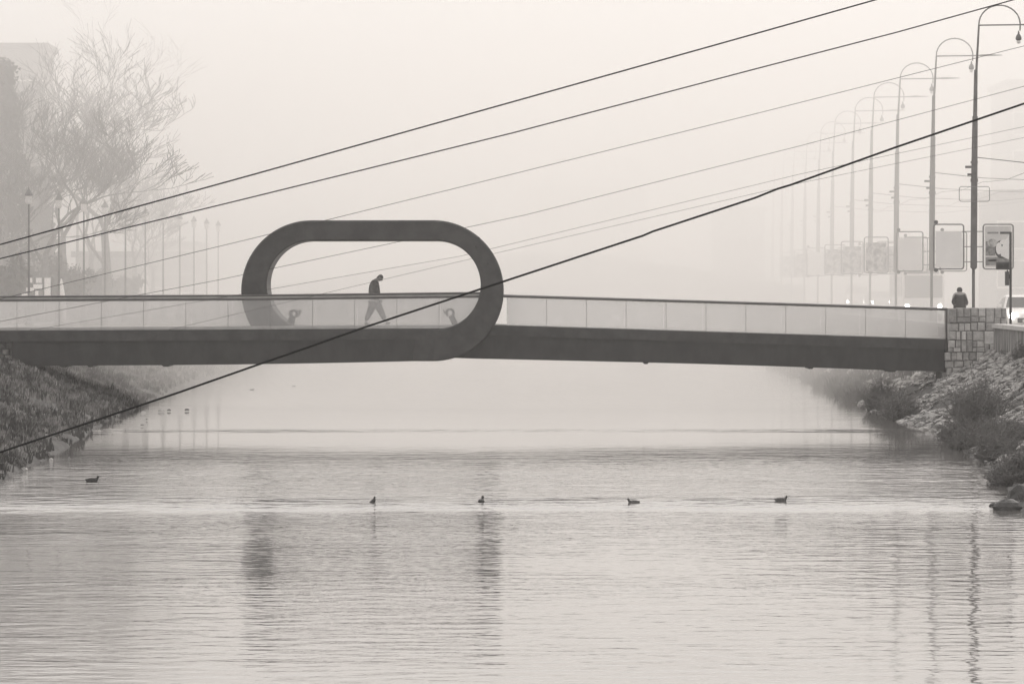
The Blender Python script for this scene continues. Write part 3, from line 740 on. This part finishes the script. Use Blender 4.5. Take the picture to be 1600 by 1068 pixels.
def bare_tree(px, d, ztop_py, label, lean=0, seed=1, spread=1.0, trunk_r=.26, fork=.35, mm='bark', twigd=3, group='bare trees on the left bank', base_z=ROAD - .1, levels=6):
    random.seed(seed)
    x = (px - 800) * d / F; H = CZ - (ztop_py - HY) * d / F - base_z
    t = thing('bare_tree', (x, d, base_z), label, 'tree', group)
    tr = MB(); cr = MB()
    def grow(p, dr, L, r_, lv):
        mbx = tr if lv >= levels - 2 else cr
        nseg = 5 if lv >= levels - 1 else 4
        pts = [Vector(p)]; rr = [r_]; dd = Vector(dr).normalized()
        for i in range(nseg):
            sg = .05 if lv == levels else .19; dd = (dd + Vector((random.gauss(0, sg), random.gauss(0, sg), random.gauss(.03, .10)))).normalized()
            pts.append(pts[-1] + dd * L / nseg); rr.append(max(.014, r_ * (1 - .42 * (i + 1) / nseg)))
        mbx.tube(pts, rr, 7 if lv == levels else (5 if lv >= levels - 2 else 3), False)
        if lv == 0: return
        kids = 3 if lv > 1 else twigd
        for k in range(kids):
            a = random.uniform(0, 6.283); ti = pts[-1] if k < 2 else pts[random.randint(max(1, nseg - 3), nseg - 1)]
            sp = random.uniform(.35, .8) * spread
            side = Vector((math.cos(a), math.sin(a), 0)); nd = (dd + side * sp + Vector((0, 0, .12))).normalized()
            grow(ti, nd, L * random.uniform(.62, .82), rr[-1] * random.uniform(.6, .85) if k < 2 else rr[-1] * .55, lv - 1)
    grow((0, 0, 0), (lean, 0, 1), H * fork, trunk_r, levels)
    # scale the whole tree so that its tip is at the wanted height
    zt = max(v[2] for v in cr.v); f = H / zt
    for mbx in (tr, cr): mbx.v = [(a * f, c * f, e * f) for a, c, e in mbx.v]
    tr.build('trunk', mm, t, True); cr.build('crown', mm, t)
    return t
bare_tree(104, 262, 28, 'tall bare tree with thick pale trunk left of the lanterns', .03, 11, 1.0, .34, .42, 'barkl', 4)
bare_tree(168, 276, 92, 'wide bare tree with forked limbs reaching to the right', .12, 5, 1.25, .28, .32, 'bark', 4)
bare_tree(52, 312, -30, 'bare tree rising behind the flat roofed building', -.05, 23, 1.1, .3, .45, 'bark', 3)
bare_tree(62, 246, 150, 'shorter dense bare tree in front of the building', .0, 31, .9, .22, .3, 'bark', 5)
bare_tree(20, 252, 120, 'twiggy bare tree at the left frame edge', -.02, 37, .9, .22, .3, 'bark', 5)
bare_tree(142, 300, 190, 'small rounded bare tree behind the forked one', .0, 41, 1.1, .18, .28, 'bark', 5)
bare_tree(205, 318, 235, 'low faint bare tree above the lantern row', .0, 43, 1.2, .18, .28, 'bark', 5)
bare_tree(240, 352, 270, 'faintest bare tree at the end of the lantern row', .0, 47, 1.2, .18, .28, 'bark', 4)
bare_tree(88, 286, 120, 'bare tree half hidden behind the thick pale trunk', .0, 53, 1.0, .22, .3, 'bark', 5)
random.seed(99)
def conifer(px, d, top_py, wpx, label):
    x = (px - 800) * d / F; z0 = ROAD - .1; H = CZ - (top_py - HY) * d / F - z0; W = wpx * d / F
    t = thing('conifer', (x, d, z0), label, 'tree', 'conifers on the left bank')
    b = MB(); b.tube([(0,0,0),(0.05,0,H*.5),(0,0,H)], [.2,.12,.02], 7); b.build('trunk', 'bark', t)
    c = MB(); n = 420
    for i in range(n):
        f = random.random() ** .8; z = H * (.12 + .87 * f); L = W * .5 * (1 - f) ** 1.05 * random.uniform(.6, 1.1) + .04; a = random.uniform(0, 6.283)
        ca, sa = math.cos(a), math.sin(a); m_ = 9
        for j in range(m_):
            s = (j + 1) / m_; px_ = L * s; pz = z - .28 * px_ + .10 * px_ * s
            for _ in range(3):
                ox, oy, oz = random.gauss(0, .16), random.gauss(0, .16), random.gauss(0, .09); k = len(c.v); q = .13
                X_, Y_, Z_ = ca * px_ + ox, sa * px_ + oy, pz + oz
                c.v += [(X_, Y_, Z_), (X_ + ca*q - sa*q*.5, Y_ + sa*q + ca*q*.5, Z_ - .1), (X_ + ca*q*1.3 + random.gauss(0,.05), Y_ + sa*q*1.3, Z_ + .05)]; c.f.append((k, k+1, k+2))
    c.build('crown', 'needle', t); return t
conifer(6, 262, 92, 120, 'dense dark conifer at the left frame edge')
conifer(60, 285, 262, 84, 'shorter conifer in front of the left trees')
conifer(-22, 270, 160, 96, 'broad conifer cut by the left frame edge')

def bush(px, d, wpx, toppy, label):
    x = (px - 800) * d / F; z0 = ROAD - .1; H = CZ - (toppy - HY) * d / F - z0; W = wpx * d / F
    t = thing('evergreen_bush', (x, d, z0), label, 'bush', 'evergreen bushes on the left bank')
    st = MB(); fo = MB()
    for i in range(9): twigs(st, (random.gauss(0, .15), random.gauss(0, .15), 0), (random.gauss(0, .4), random.gauss(0, .4), 1), H * .8, .03, 4, 4)
    st.build('stem', 'bark', t); cl = [(random.gauss(0, W*.24), random.gauss(0, W*.24), H * random.uniform(.15, .86), random.uniform(.25, .5)) for _ in range(26)]
    for (a, c, e, r_) in cl:
        for _ in range(170):
            v = Vector((random.gauss(0, 1), random.gauss(0, 1), random.gauss(0, 1))).normalized() * r_ * random.uniform(.6, 1.15); k = len(fo.v); o = Vector((a, c, e)) + v
            u = Vector((random.gauss(0, .09), random.gauss(0, .09), random.gauss(0, .09))); w2 = Vector((random.gauss(0, .09), random.gauss(0, .09), random.gauss(0, .09)))
            fo.v += [tuple(o), tuple(o + u), tuple(o + w2)]; fo.f.append((k, k+1, k+2))
    fo.build('foliage', 'needle', t)
for px, d, w_, tp_, lb in ((8, 240, 60, 392, 'large evergreen bush at the left frame edge above the rail'), (38, 248, 50, 404, 'evergreen bush left of the white notice boards'), (72, 258, 56, 396, 'evergreen bush behind the white notice boards'),
                        (110, 262, 46, 412, 'evergreen bush right of the white pointed stand'), (150, 280, 50, 424, 'small evergreen bush between lantern posts'), (190, 300, 46, 430, 'faint evergreen bush farthest along the lantern row')):
    bush(px, d, w_, tp_, lb)

# ------------------------------------------------------------------ street lamps, right bank
POLES = [(1530, 207.0), (1463.5, 234.7), (1407, 260.5), (1366, 285.6), (1336.5, 308), (1305, 331.7), (1283, 353), (1261.5, 377), (1241.5, 401), (1225, 425), (1211, 449)]
def lamp_proto():
    t = thing('street_lamp', (0, 0, 0), '', 'street lamp', 'arched street lamps along the right bank')
    b = MB(); b.tube([(0,0,0),(0,0,.05)], .16, 12); b.build('base_plate', 'pole', t)
    b = MB(); b.tube([(0,0,.05),(0,0,2.35)], [.06,.055], 10); b.build('lower_pole', 'pole', t)
    b = MB(); b.tube([(0,0,2.3),(.01,0,2.36),(.03,0,5.6),(.06,0,7.9),(.062,0,7.92),(.09,0,9.6),(.11,0,9.62),(.2,0,11.25)], [.075,.125,.118,.10,.078,.066,.046,.034], 12); b.build('pole', 'pole', t)
    b = MB(); b.tube([(.03,0,5.5),(.03,0,5.62)], .14, 12); b.tube([(.028,0,6.18),(.03,0,6.26)], .135, 12); b.build('collar', 'pole', t)
    r_ = .76; pts = [(.2, 0, 11.2)] + [(.2 + r_ - r_ * math.cos(a), 0, 11.28 + r_ * .93 * math.sin(a)) for a in np.linspace(0, math.pi, 17)] + [(.2 + 2*r_ - .01, 0, 11.05)]
    b = MB(); b.tube(pts, .026, 8); b.build('arch', 'pole', t)
    b = MB(); b.tube([(.2,0,11.25),(1.8,0,11.27),(2.3,0,11.29),(2.95,0,11.29)], [.026,.026,.045,.012], 8); b.build('crossbar', 'pole', t)
    ld = MB(); ld.lathe([(.012,11.05),(.035,10.98),(.035,10.93),(.09,10.86),(.115,10.76),(.095,10.70),(.04,10.69)], .2 + 2*r_ - .06, 0, 12); lh = ld.build('lamp_head', 'pole', t, True)
    gl = MB(); gl.lathe([(.04,10.69),(.08,10.67),(.07,10.60),(.02,10.57)], .2 + 2*r_ - .06, 0, 12); gl.build('lamp_glass', 'lampglass', lh, True)
    for zz, L in ((6.0, .28), (5.72, .2)):
        b = MB(); b.box(-.3 if zz > 5.8 else -.22, .03, -.05, .05, zz, zz + .09); b.build('bracket', 'pole', t)
    return t
def rrect(x0, x1, z0, z1, r_, n=4):
    pts = []
    for cx, cz, a0 in ((x1-r_, z1-r_, 0), (x0+r_, z1-r_, 90), (x0+r_, z0+r_, 180), (x1-r_, z0+r_, 270)):
        for i in range(n + 1): a = R(a0 + 90 * i / n); pts.append((cx + r_*math.cos(a), cz + r_*math.sin(a)))
    return pts
def advert(t, side, kind, x_near=.36, w_=1.10, z0=2.3, h=1.64):
    """kind: blank, dark, poster"""
    x0 = side * x_near; x1 = side * (x_near + w_); a, c = min(x0, x1), max(x0, x1); zb = z0
    fr = MB(); pts = rrect(a, c, zb, zb + h, .10)
    fr.tube([(x, 0, z) for x, z in pts] + [(pts[0][0], 0, pts[0][1])], .028, 6, False)
    f = fr.build('advert_frame', 'frame', t)
    m = {'blank': 'panel', 'dark': 'panel_dark', 'poster': 'paper'}[kind]
    b = MB(); q = .07; b.box(a + q, c - q, -.03, .03, zb + q, zb + h - (q if kind == 'poster' else .25)); b.build('poster', m, f)
    for k in range(3):
        b = MB(); zz = zb + h * (.16 + .34 * k); b.tube([(side*.08, 0, zz), (x0, 0, zz)], .018, 6); b.build('bracket_arm', 'frame', f)
    if kind == 'blank':
        for (xx, zz) in ((a + .08, zb + h + .08), (a + .08, zb - .04)):
            b = MB(); b.tube([(xx, -.1, zz), (xx, .02, zz)], .075, 10); b.build('clamp_light', 'pole', f)
    if kind == 'poster':
        W = c - a
        def pr(x0_, x1_, z0_, z1_, m_, nm='print'): bb = MB(); bb.box(a + W*x0_, a + W*x1_, -.036, -.031, zb + h*z0_, zb + h*z1_); bb.build(nm, m_, f)
        pr(.14, .50, .79, .83, 'ink2'); pr(.56, .92, .785, .835, 'ink'); pr(.08, .40, .30, .62, 'ink2'); pr(.08, .92, .08, .26, 'ink2'); pr(.16, .45, .17, .21, 'frame')
        for (cx, cz, rx, rz, m_, dy) in ((.62, .44, .24, .26, 'ink', 0), (.52, .46, .10, .17, 'panel', .003), (.72, .60, .17, .08, 'panel', .003), (.30, .58, .16, .12, 'panel_dark', .001)):
            bb = MB(); bb.prism([(a + W*cx + W*rx*math.cos(R(18*i)), zb + h*cz + h*rz*.8*math.sin(R(18*i))) for i in range(20)][::-1], -.040 - dy, -.0305 - dy*.2); bb.build('print', m_, f)
    return f
lp0 = lamp_proto()
KN = {1: ('blank', 'poster'), 2: ('blank', 'blank'), 3: ('dark', 'blank'), 4: ('dark', 'dark'), 5: ('dark', 'blank'), 6: ('blank', 'dark'), 7: ('dark', None), 8: ('dark', None)}
lamps = []
for i, (px, d) in enumerate(POLES):
    o = lp0 if i == 0 else copy_tree(lp0); lamps.append(o)
    o.location = ((px - 9 * 207 / d - 800) * d / F, d, ROAD + .005)
    o['label'] = f'{ORD[i]} tall arched street lamp counted from the stone pier' + (' with poster panel' if i == 0 else ', fading in fog' if i > 4 else '')
for i, o in enumerate(lamps):
    l_, r2 = KN.get(i + 1, (None, None))
    if l_: advert(o, -1, l_)
    if r2: advert(o, 1, r2)
# pale name board on the first lamp
fr = MB(); pts = rrect(-.53, .58, 4.78, 5.32, .08); fr.tube([(x, -.14, z) for x, z in pts] + [(pts[0][0], -.14, pts[0][1])], .014, 6, False); f = fr.build('name_frame', 'frame', lamps[0])

# overhead tram wires over the right road
def cable(name, pts, rad, m, label, cat='cable', group='overhead tram wires on the right', n=5):
    b = MB(); c = Vector(pts[0]); b.tube([Vector(p) - c for p in pts], rad, n); o = b.build(name, m, loc=c); return tag(o, label, cat, group)
for i, (xo, zz, lb) in enumerate(((3.4, 9.05, 'lower tram wire nearest the lamps above the right road'), (6.2, 9.05, 'tram wire farther from the lamps above the right road'))):
    pts = [(wall_x(y) + xo, y, zz + (.15 if (k % 2) else 0)) for k, y in enumerate(np.arange(160, 520, 12.5))]
    cable('tram_wire', pts, .012, 'wire_grey', lb)
for i in range(6):
    p = Vector(lamps[i].location); h = 6.05
    cable('span_wire', [p + Vector((.1, 0, h + .35)), p + Vector((2.2, 0, h + .12)), p + Vector((6.5, 0, h - .05)), p + Vector((9.5, 0, h + .25))], .014, 'wire_grey',
          f'thin span wire reaching over the road from the {ORD[i]} arched lamp', group='span wires of the arched lamps')

# traffic signal at the right frame edge
ts = thing('traffic_signal', (17.75, 196.5 + 4, ROAD), 'dark traffic signal on a thin post at the right frame edge', 'traffic light')
b = MB(); b.tube([(0,0,0),(0,0,.06)], .12, 10); b.tube([(0,0,.06),(0,0,3.6)], .045, 8); b.build('post', 'cardark', ts)
b = MB(); b.bbox(-.52,-.03,-.14,.10,2.26,2.54,.03); hs_ = b.build('signal_housing', 'cardark', ts)
for k in range(2):
    b = MB(); b.tube([(-.40 + .22*k, -.24, 2.40), (-.40 + .22*k, -.13, 2.40)], .085, 12); b.build('visor', 'tyre', hs_)
b = MB(); b.bbox(-.20,-.06,-.12,.08,1.70,2.2,.02); b.build('pedestrian_signal', 'cardark', ts)
b = MB(); b.tube([(-.12,0,2.25),(-.03,0,1.95)], .025, 6); b.build('strut', 'cardark', ts)
b = MB(); b.prism([(-.06,3.5),(-.38,2.95),(-.34,2.75),(-.06,2.62)], -.02, .02); b.build('pennant', 'panel', ts)

# ------------------------------------------------------------------ cars
def car_proto(name, m, label, kind='car'):
    t = thing(name, (0, 0, 0), label, 'car' if kind == 'car' else 'van')
    H = 1.46 if kind == 'car' else 2.05; W = .89 if kind == 'car' else .98; L = 4.3 if kind == 'car' else 5.2
    if kind == 'car': prof = [(0,.32),(0,.62),(.12,.76),(1.05,.93),(1.75,1.40),(2.3,1.46),(3.2,1.42),(3.95,1.02),(4.25,.95),(4.3,.5),(4.25,.3)]
    else: prof = [(0,.35),(0,.75),(.1,.95),(.75,1.15),(1.35,1.88),(1.7,2.05),(4.9,2.05),(5.15,1.9),(5.2,.5),(5.15,.32)]
    b = MB(); k = len(prof)
    def inset(z): return W if z < .95 else W - (z - .95) / (H - .95) * .16
    ring = []
    for s in (-1, 1):
        for (y, z) in prof: b.v.append((s * (inset(z) - (.07 if y < .05 or y > L - .1 else 0)), y, z))
    b.f.append(tuple(range(k))[::-1]); b.f.append(tuple(range(k, 2*k)))
    for i in range(k):
        j = (i + 1) % k; b.f.append((i, j, k + j, k + i))
    body = b.build('body', m, t)
    bv = body.modifiers.new('bevel', 'BEVEL'); bv.width = .06; bv.segments = 2; bv.limit_method = 'ANGLE'
    (ya, za), (yb, zb) = (prof[3], prof[4])
    b = MB(); e = .05
    def lerp(f): return ya + (yb-ya)*f, za + (zb-za)*f
    (y1_, z1_), (y2_, z2_) = lerp(.1), lerp(.92); n_ = Vector((0, -(zb-za), (yb-ya))).normalized() * .012
    b.add([(-inset(z1_)+.08, y1_+n_.y, z1_+n_.z), (inset(z1_)-.08, y1_+n_.y, z1_+n_.z), (inset(z2_)-.1, y2_+n_.y, z2_+n_.z), (-inset(z2_)+.1, y2_+n_.y, z2_+n_.z)], [(0,1,2,3)])
    b.build('windscreen', 'carglass', t)
    for s in (-1, 1):
        b = MB(); zt = H - .12; zb2 = .98
        yy = (1.35, 1.85, 3.1, 3.6) if kind == 'car' else (1.2, 1.6, 2.5, 2.5)
        b.add([(s*(inset(zb2)+.006), yy[0], zb2), (s*(inset(zt)+.006), yy[1], zt), (s*(inset(zt)+.006), yy[2], zt), (s*(inset(zb2)+.006), yy[3], zb2)], [(0,1,2,3) if s < 0 else (3,2,1,0)])
        b.build('side_window', 'carglass', t)
        b = MB(); b.tube([(s*.66,-.03,.66),(s*.66,.05,.66)], [.095,.11], 12); b.build('headlight', 'headlight', t)
        b = MB(); b.box(s*(W+.14)-.08, s*(W+.14)+.08, 1.25, 1.36, .98, 1.12); b.build('mirror', m, t)
        for yw in (.8, L - .85):
            b = MB(); b.tube([(s*(W-.2), yw, .31), (s*(W-.01), yw, .31)], .31, 16); wl = b.build('wheel', 'tyre', t)
            b = MB(); b.tube([(s*(W-.02), yw, .31), (s*(W+.005), yw, .31)], .19, 12); b.build('rim', 'rim', wl)
    b = MB(); b.box(-.45, .45, -.02, .04, .40, .58); b.build('grille', 'tyre', t)
    b = MB(); b.box(-.26, .26, -.035, -.015, .42, .53); b.build('number_plate', 'paper', t)
    return t
RZ = ROAD - .12
c0 = car_proto('parked_car', 'carwhite', 'pale car with bright headlamp behind the stone pier at the frame edge'); c0.name = 'car'
c0.location = (19.75, 215, RZ); c0['group'] = 'cars on the right road'
def place_car(src, px, d, label, m=None, rz=0, x=None):
    o = copy_tree(src); o.location = ((px - 800) * d / F if x is None else x, d, RZ); o.rotation_euler = (0, 0, R(rz)); o['label'] = label
    if m:
        for ch in o.children:
            if ch.name.startswith('body') or ch.name.startswith('mirror'):
                ch.data = ch.data.copy(); ch.data.materials[0] = M[m]
    return o
place_car(c0, 1445, 372, 'grey car with headlamps between the second and third arched lamps', 'cargrey', 3)
place_car(c0, 1377, 408, 'dark car with headlamps behind the third arched lamp', 'cardark', 2)
place_car(c0, 1411, 430, 'pale car in the fog behind the blank panels', 'cargrey', 4)
place_car(c0, 1356, 462, 'faint pale car farthest down the right road', 'carwhite', 4)
vn = car_proto('van', 'carwhite', 'white van with two headlamps near the fifth arched lamp', 'van'); vn.location = ((1338 - 800) * 425 / F, 425, RZ); vn['group'] = 'vans on the right road'; vn.rotation_euler = (0, 0, R(-6))
# bus
bs = thing('bus', ((1443 - 800) * 292 / F, 292, RZ), 'white city bus coming down the foggy road behind the panels', 'bus')
b = MB(); b.box(-1.1, 1.1, 0, 10, .35, 2.95); bd = b.build('body', 'carwhite', bs); m_ = bd.modifiers.new('bevel', 'BEVEL'); m_.width = .18; m_.segments = 3
b = MB(); b.box(-.98, .98, -.02, .02, 1.2, 2.35); b.build('windscreen', 'carglass', bs)
b = MB(); b.box(-.8, .8, -.02, .02, 2.45, 2.7); b.build('destination_board', 'ink', bs)
for s in (-1, 1):
    b = MB(); b.tube([(s*.85,-.03,.75),(s*.85,.03,.75)], .10, 10); b.build('headlight', 'headlight', bs)
    for k in range(5): b = MB(); b.box(s*1.1 - .012, s*1.1 + .012, .6 + k*1.85, 2.2 + k*1.85, 1.3, 2.3); b.build('side_window', 'carglass', bs)
    for yw in (2, 7.5): b = MB(); b.tube([(s*.85,yw,.48),(s*1.08,yw,.48)], .48, 16); b.build('wheel', 'tyre', bs)
# left road traffic, lamps off
pk = copy_tree(c0); pk.name = 'parked_car'; pk['group'] = 'cars along the left bank'
for ch in pk.children:
    if ch.name.startswith('headlight'): ch.data = ch.data.copy(); ch.data.materials[0] = M['lampglass']
for i, (px, d, m_, lb) in enumerate(((215, 300, 'cargrey', 'grey parked car at the foot of the lantern row'), (262, 318, 'carwhite', 'white parked car faint behind the lanterns'), (308, 345, 'carwhite', 'white car farthest along the left bank'), (100, 262, 'cargrey', 'grey car beside the white notice boards'))):
    if i == 0: o = pk; o.location = ((px - 800) * d / F, d, RZ); o['label'] = lb; o.rotation_euler = (0, 0, R(12)); [setattr(ch, 'data', ch.data.copy()) or ch.data.materials.__setitem__(0, M[m_]) for ch in o.children if ch.name.startswith('body')]
    else: place_car(pk, px, d, lb, m_, 12)

# ------------------------------------------------------------------ left bank furniture
LX = [45, 92, 131, 164, 196, 227, 255, 281, 303, 323, 341]
def lantern_proto():
    t = thing('lantern_post', (0, 0, 0), '', 'street lamp', 'lantern posts along the left bank')
    b = MB(); b.lathe([(.20,0),(.20,.35),(.15,.42),(.15,.95),(.10,1.1),(.075,1.2)], n=10); b.build('pedestal', 'lantern', t)
    b = MB(); b.tube([(0,0,1.15),(0,0,5.45)], [.052,.034], 8); b.build('post', 'lantern', t)
    b = MB(); b.lathe([(.08,5.42),(.135,5.50),(.14,5.80)], n=6); b.build('lantern_glass', 'lampglass', t)
    b = MB(); b.lathe([(.18,5.80),(.16,5.86),(.05,6.06),(.02,6.12),(.01,6.2)], n=6); b.build('lantern_roof', 'lantern', t)
    return t
ln = lantern_proto()
for i, px in enumerate(LX):
    o = ln if i == 0 else copy_tree(ln); h = 1000 / (6.06 + .296 * i); d = 214 * 165 / h
    o.scale = (.92, .92, .88); o.location = ((px - 800) * d / F, d, ROAD + .003); o['label'] = f'{ORD[i]} lantern post in the row along the left bank'
for px, d, lb in ((24, 282, 'tall thin pole with a short arm beside the conifer'), (121, 318, 'tall thin pole with a short arm beside the forked tree')):
    t = thing('utility_pole', ((px - 800) * d / F, d, RZ), lb, 'pole', 'thin poles on the left bank')
    b = MB(); b.tube([(0,0,0),(0,0,2.2),(0,0,7.1)], [.11,.09,.06], 8); b.build('pole', 'pole', t)
    b = MB(); b.tube([(0,0,7.05),(-.5,0,7.12),(-.9,0,7.1)], .03, 6); b.build('arm', 'pole', t)
    b = MB(); b.lathe([(.05,7.1),(.13,7.16),(.05,7.24)], .0, 0, 8); b.build('lamp_cap', 'lampglass', t)
nb = thing('notice_board', ((60 - 800) * 236 / F, 236, ROAD), 'rack of white notice boards above the left end of the rail', 'notice board'); q = 236 / F
for (xa, xb, ya, yb) in ((43, 50.5, 434, 441.5), (56, 65, 434, 442), (69.5, 79, 434, 462), (41, 53, 449, 455), (52, 66, 444, 451), (34, 47, 458, 464), (55, 60, 454, 462)):
    za, zb = CZ - (yb - HY) * q - ROAD, CZ - (ya - HY) * q - ROAD
    b = MB(); b.box((xa - 60) * q, (xb - 60) * q, -.03, .03, za, zb); b.build('board', 'board', nb)
for xx in (40, 54, 67.5, 80.5): b = MB(); b.tube([((xx - 60) * q, .05, 0), ((xx - 60) * q, .05, 2.05)], .03, 6); b.build('post', 'pole', nb)
for zz in (1.1, 1.6): b = MB(); b.tube([(-.55, .05, zz), (.56, .05, zz)], .02, 6); b.build('rail', 'pole', nb)
t = thing('tent_stand', ((96 - 800) * 240 / F, 240, ROAD), 'narrow white pointed stand right of the notice boards', 'stand')
b = MB(); b.lathe([(.22,0),(.20,.9),(.12,1.5),(.03,2.0)], n=8); b.build('cover', 'board', t); b = MB(); b.lathe([(.05,2.0),(.05,2.08),(.01,2.1)], n=6); b.build('finial', 'pole', t)

# ------------------------------------------------------------------ buildings
def building(name, x0, x1, y0, depth, ztop, label, m, cols, rows, z_first=4.6, wz=1.5, ww=1.1, roofm='roof'):
    t = thing(name, ((x0 + x1) / 2, y0, RZ), label, 'building'); L = Vector(t.location)
    b = MB(); b.box(x0 - L.x, x1 - L.x, 0, depth, 0, ztop - RZ); b.build('wall', m, t)
    b = MB(); b.box(x0 - .25 - L.x, x1 + .25 - L.x, -.25, depth + .2, ztop - RZ + .003, ztop - RZ + .35); b.build('roof', roofm, t)
    for r_ in range(rows):
        for c in range(cols):
            cx = x0 + (x1 - x0) * (c + .5) / cols - L.x; zz = z_first - RZ + (ztop - z_first - .8) * r_ / rows
            b = MB(); b.box(cx - ww/2 - .08, cx + ww/2 + .08, -.05, .02, zz - .08, zz + wz + .08); wf = b.build('window', 'board', t)
            b = MB(); b.box(cx - ww/2, cx + ww/2, -.06, -.045, zz, zz + wz); b.build('pane', 'win', wf)
            b = MB(); b.box(cx - ww/2 - .15, cx + ww/2 + .15, -.14, -.04, zz - .18, zz - .08); b.build('sill', 'kerb', wf)
    return t
z_at = lambda py, d: CZ - (py - HY) * d / F
building('apartment_block', (-70 - 800) * 315 / F, (68 - 800) * 315 / F, 315, 7, z_at(77, 315), 'pale flat roofed block behind the bare trees on the left', 'build2', 5, 5)
building('kiosk_building', (118 - 800) * 330 / F, (205 - 800) * 330 / F, 330, 10, z_at(402, 330), 'low faint building behind the lantern row', 'build2', 3, 1, 3.6, 1.2)
building('office_block', (232 - 800) * 400 / F, (305 - 800) * 400 / F, 400, 14, z_at(385, 400), 'faint block at the end of the left bank', 'build2', 3, 2)
building('office_block', (1578 - 800) * 400 / F, (1760 - 800) * 400 / F, 400, 16, z_at(132, 400), 'tall faint block with stepped top at the right frame edge', 'build2', 5, 5)
b_ = building('office_block', (1560 - 800) * 330 / F, (1700 - 800) * 330 / F, 330, 14, z_at(305, 330), 'lower grey block behind the poster panel', 'build2', 5, 2)
building('town_house', (1120 - 800) * 470 / F, (1195 - 800) * 470 / F, 470, 12, z_at(330, 470), 'barely visible house far up the river on the right', 'build2', 3, 2)
building('town_house', (820 - 800) * 540 / F, (1010 - 800) * 540 / F, 540, 12, z_at(300, 540), 'barely visible house far behind the arched bridge', 'build2', 5, 2)

# old arched bridge far up the river
ob = thing('arched_bridge', P(900, 540, 430), 'faint old stone bridge with humped parapet far in the fog', 'bridge'); OL = Vector(ob.location)
def q4(px, py): p = P(px, py, 430); return (p.x - OL.x, p.z - OL.z)
tp = [(420, 446), (560, 428), (700, 405), (830, 392), (940, 398), (1050, 414), (1160, 432), (1260, 446)]
lo = []
for c, hw in ((1110, 95), (880, 110), (650, 95)):
    lo += [(c + hw * math.cos(R(a)), 546 - (78 if hw > 100 else 66) * math.sin(R(a))) for a in range(0, 181, 15)]
poly = [q4(*p) for p in tp] + [q4(1260, 546)] + [q4(*p) for p in lo] + [q4(420, 546)]
b = MB(); b.prism(poly[::-1], 0, 7); b.build('arches', 'farstone', ob)
b = MB(); par = [q4(x, y) for x, y in tp] + [q4(x, y + 5) for x, y in tp][::-1]; b.prism(par[::-1], -.2, -.005); b.build('parapet', 'coping', ob)

# ------------------------------------------------------------------ cables across the view
def view_cable(d, pts, rad, m, label, sag=0, d2=None):
    """cable given by the photo points it passes, hung at distance d"""
    (xa, ya), (xb, yb) = pts[0], pts[1]; pre = (xa - 700, ya + (yb - ya) / (xb - xa) * -700)
    (xa, ya), (xb, yb) = pts[-2], pts[-1]; post = (xb + 700, yb + (yb - ya) / (xb - xa) * 700)
    px = [pre] + list(pts) + [post]; out = []
    for (x0, y0), (x1, y1) in zip(px[:-1], px[1:]):
        for k in range(4): f = k / 4; out.append(P(x0 + (x1-x0)*f, y0 + (y1-y0)*f, d))
    out.append(P(*px[-1], d))
    return cable('overhead_cable', out, rad, m, label, 'cable', 'cables crossing high over the river', 6)
view_cable(28, [(0, 706), (280, 612.5), (570, 511), (787, 439.5), (1005, 368), (1020, 361.5), (1180, 309), (1215, 295), (1235, 289), (1400, 230), (1600, 162)], .0058, 'wire', 'thickest black cable crossing in front of the footbridge')
view_cable(60, [(0, 382), (400, 271.5), (800, 159.5), (1180, 53), (1368, 0)], .0088, 'wire', 'topmost dark cable slanting up above the loop')
view_cable(64, [(0, 404), (400, 306.5), (800, 208), (1180, 108), (1400, 51), (1580, 1)], .0078, 'wire', 'second dark cable just below the topmost')
view_cable(110, [(0, 467), (400, 371), (700, 297), (1180, 178), (1600, 72)], .0060, 'wire_grey', 'thin grey cable grazing the top of the loop')
view_cable(120, [(0, 502), (340, 437.5), (820, 336), (1250, 228), (1600, 135)], .0056, 'wire_grey', 'thin grey cable crossing the loop opening')
view_cable(150, [(0, 524), (275, 477), (720, 400), (1250, 272), (1600, 198)], .0050, 'wire_grey', 'faint cable passing behind the walker')
view_cable(156, [(0, 572), (260, 516), (375, 489), (720, 408), (1250, 286), (1600, 215)], .0048, 'wire_grey', 'faintest lowest cable over the left glass panels')
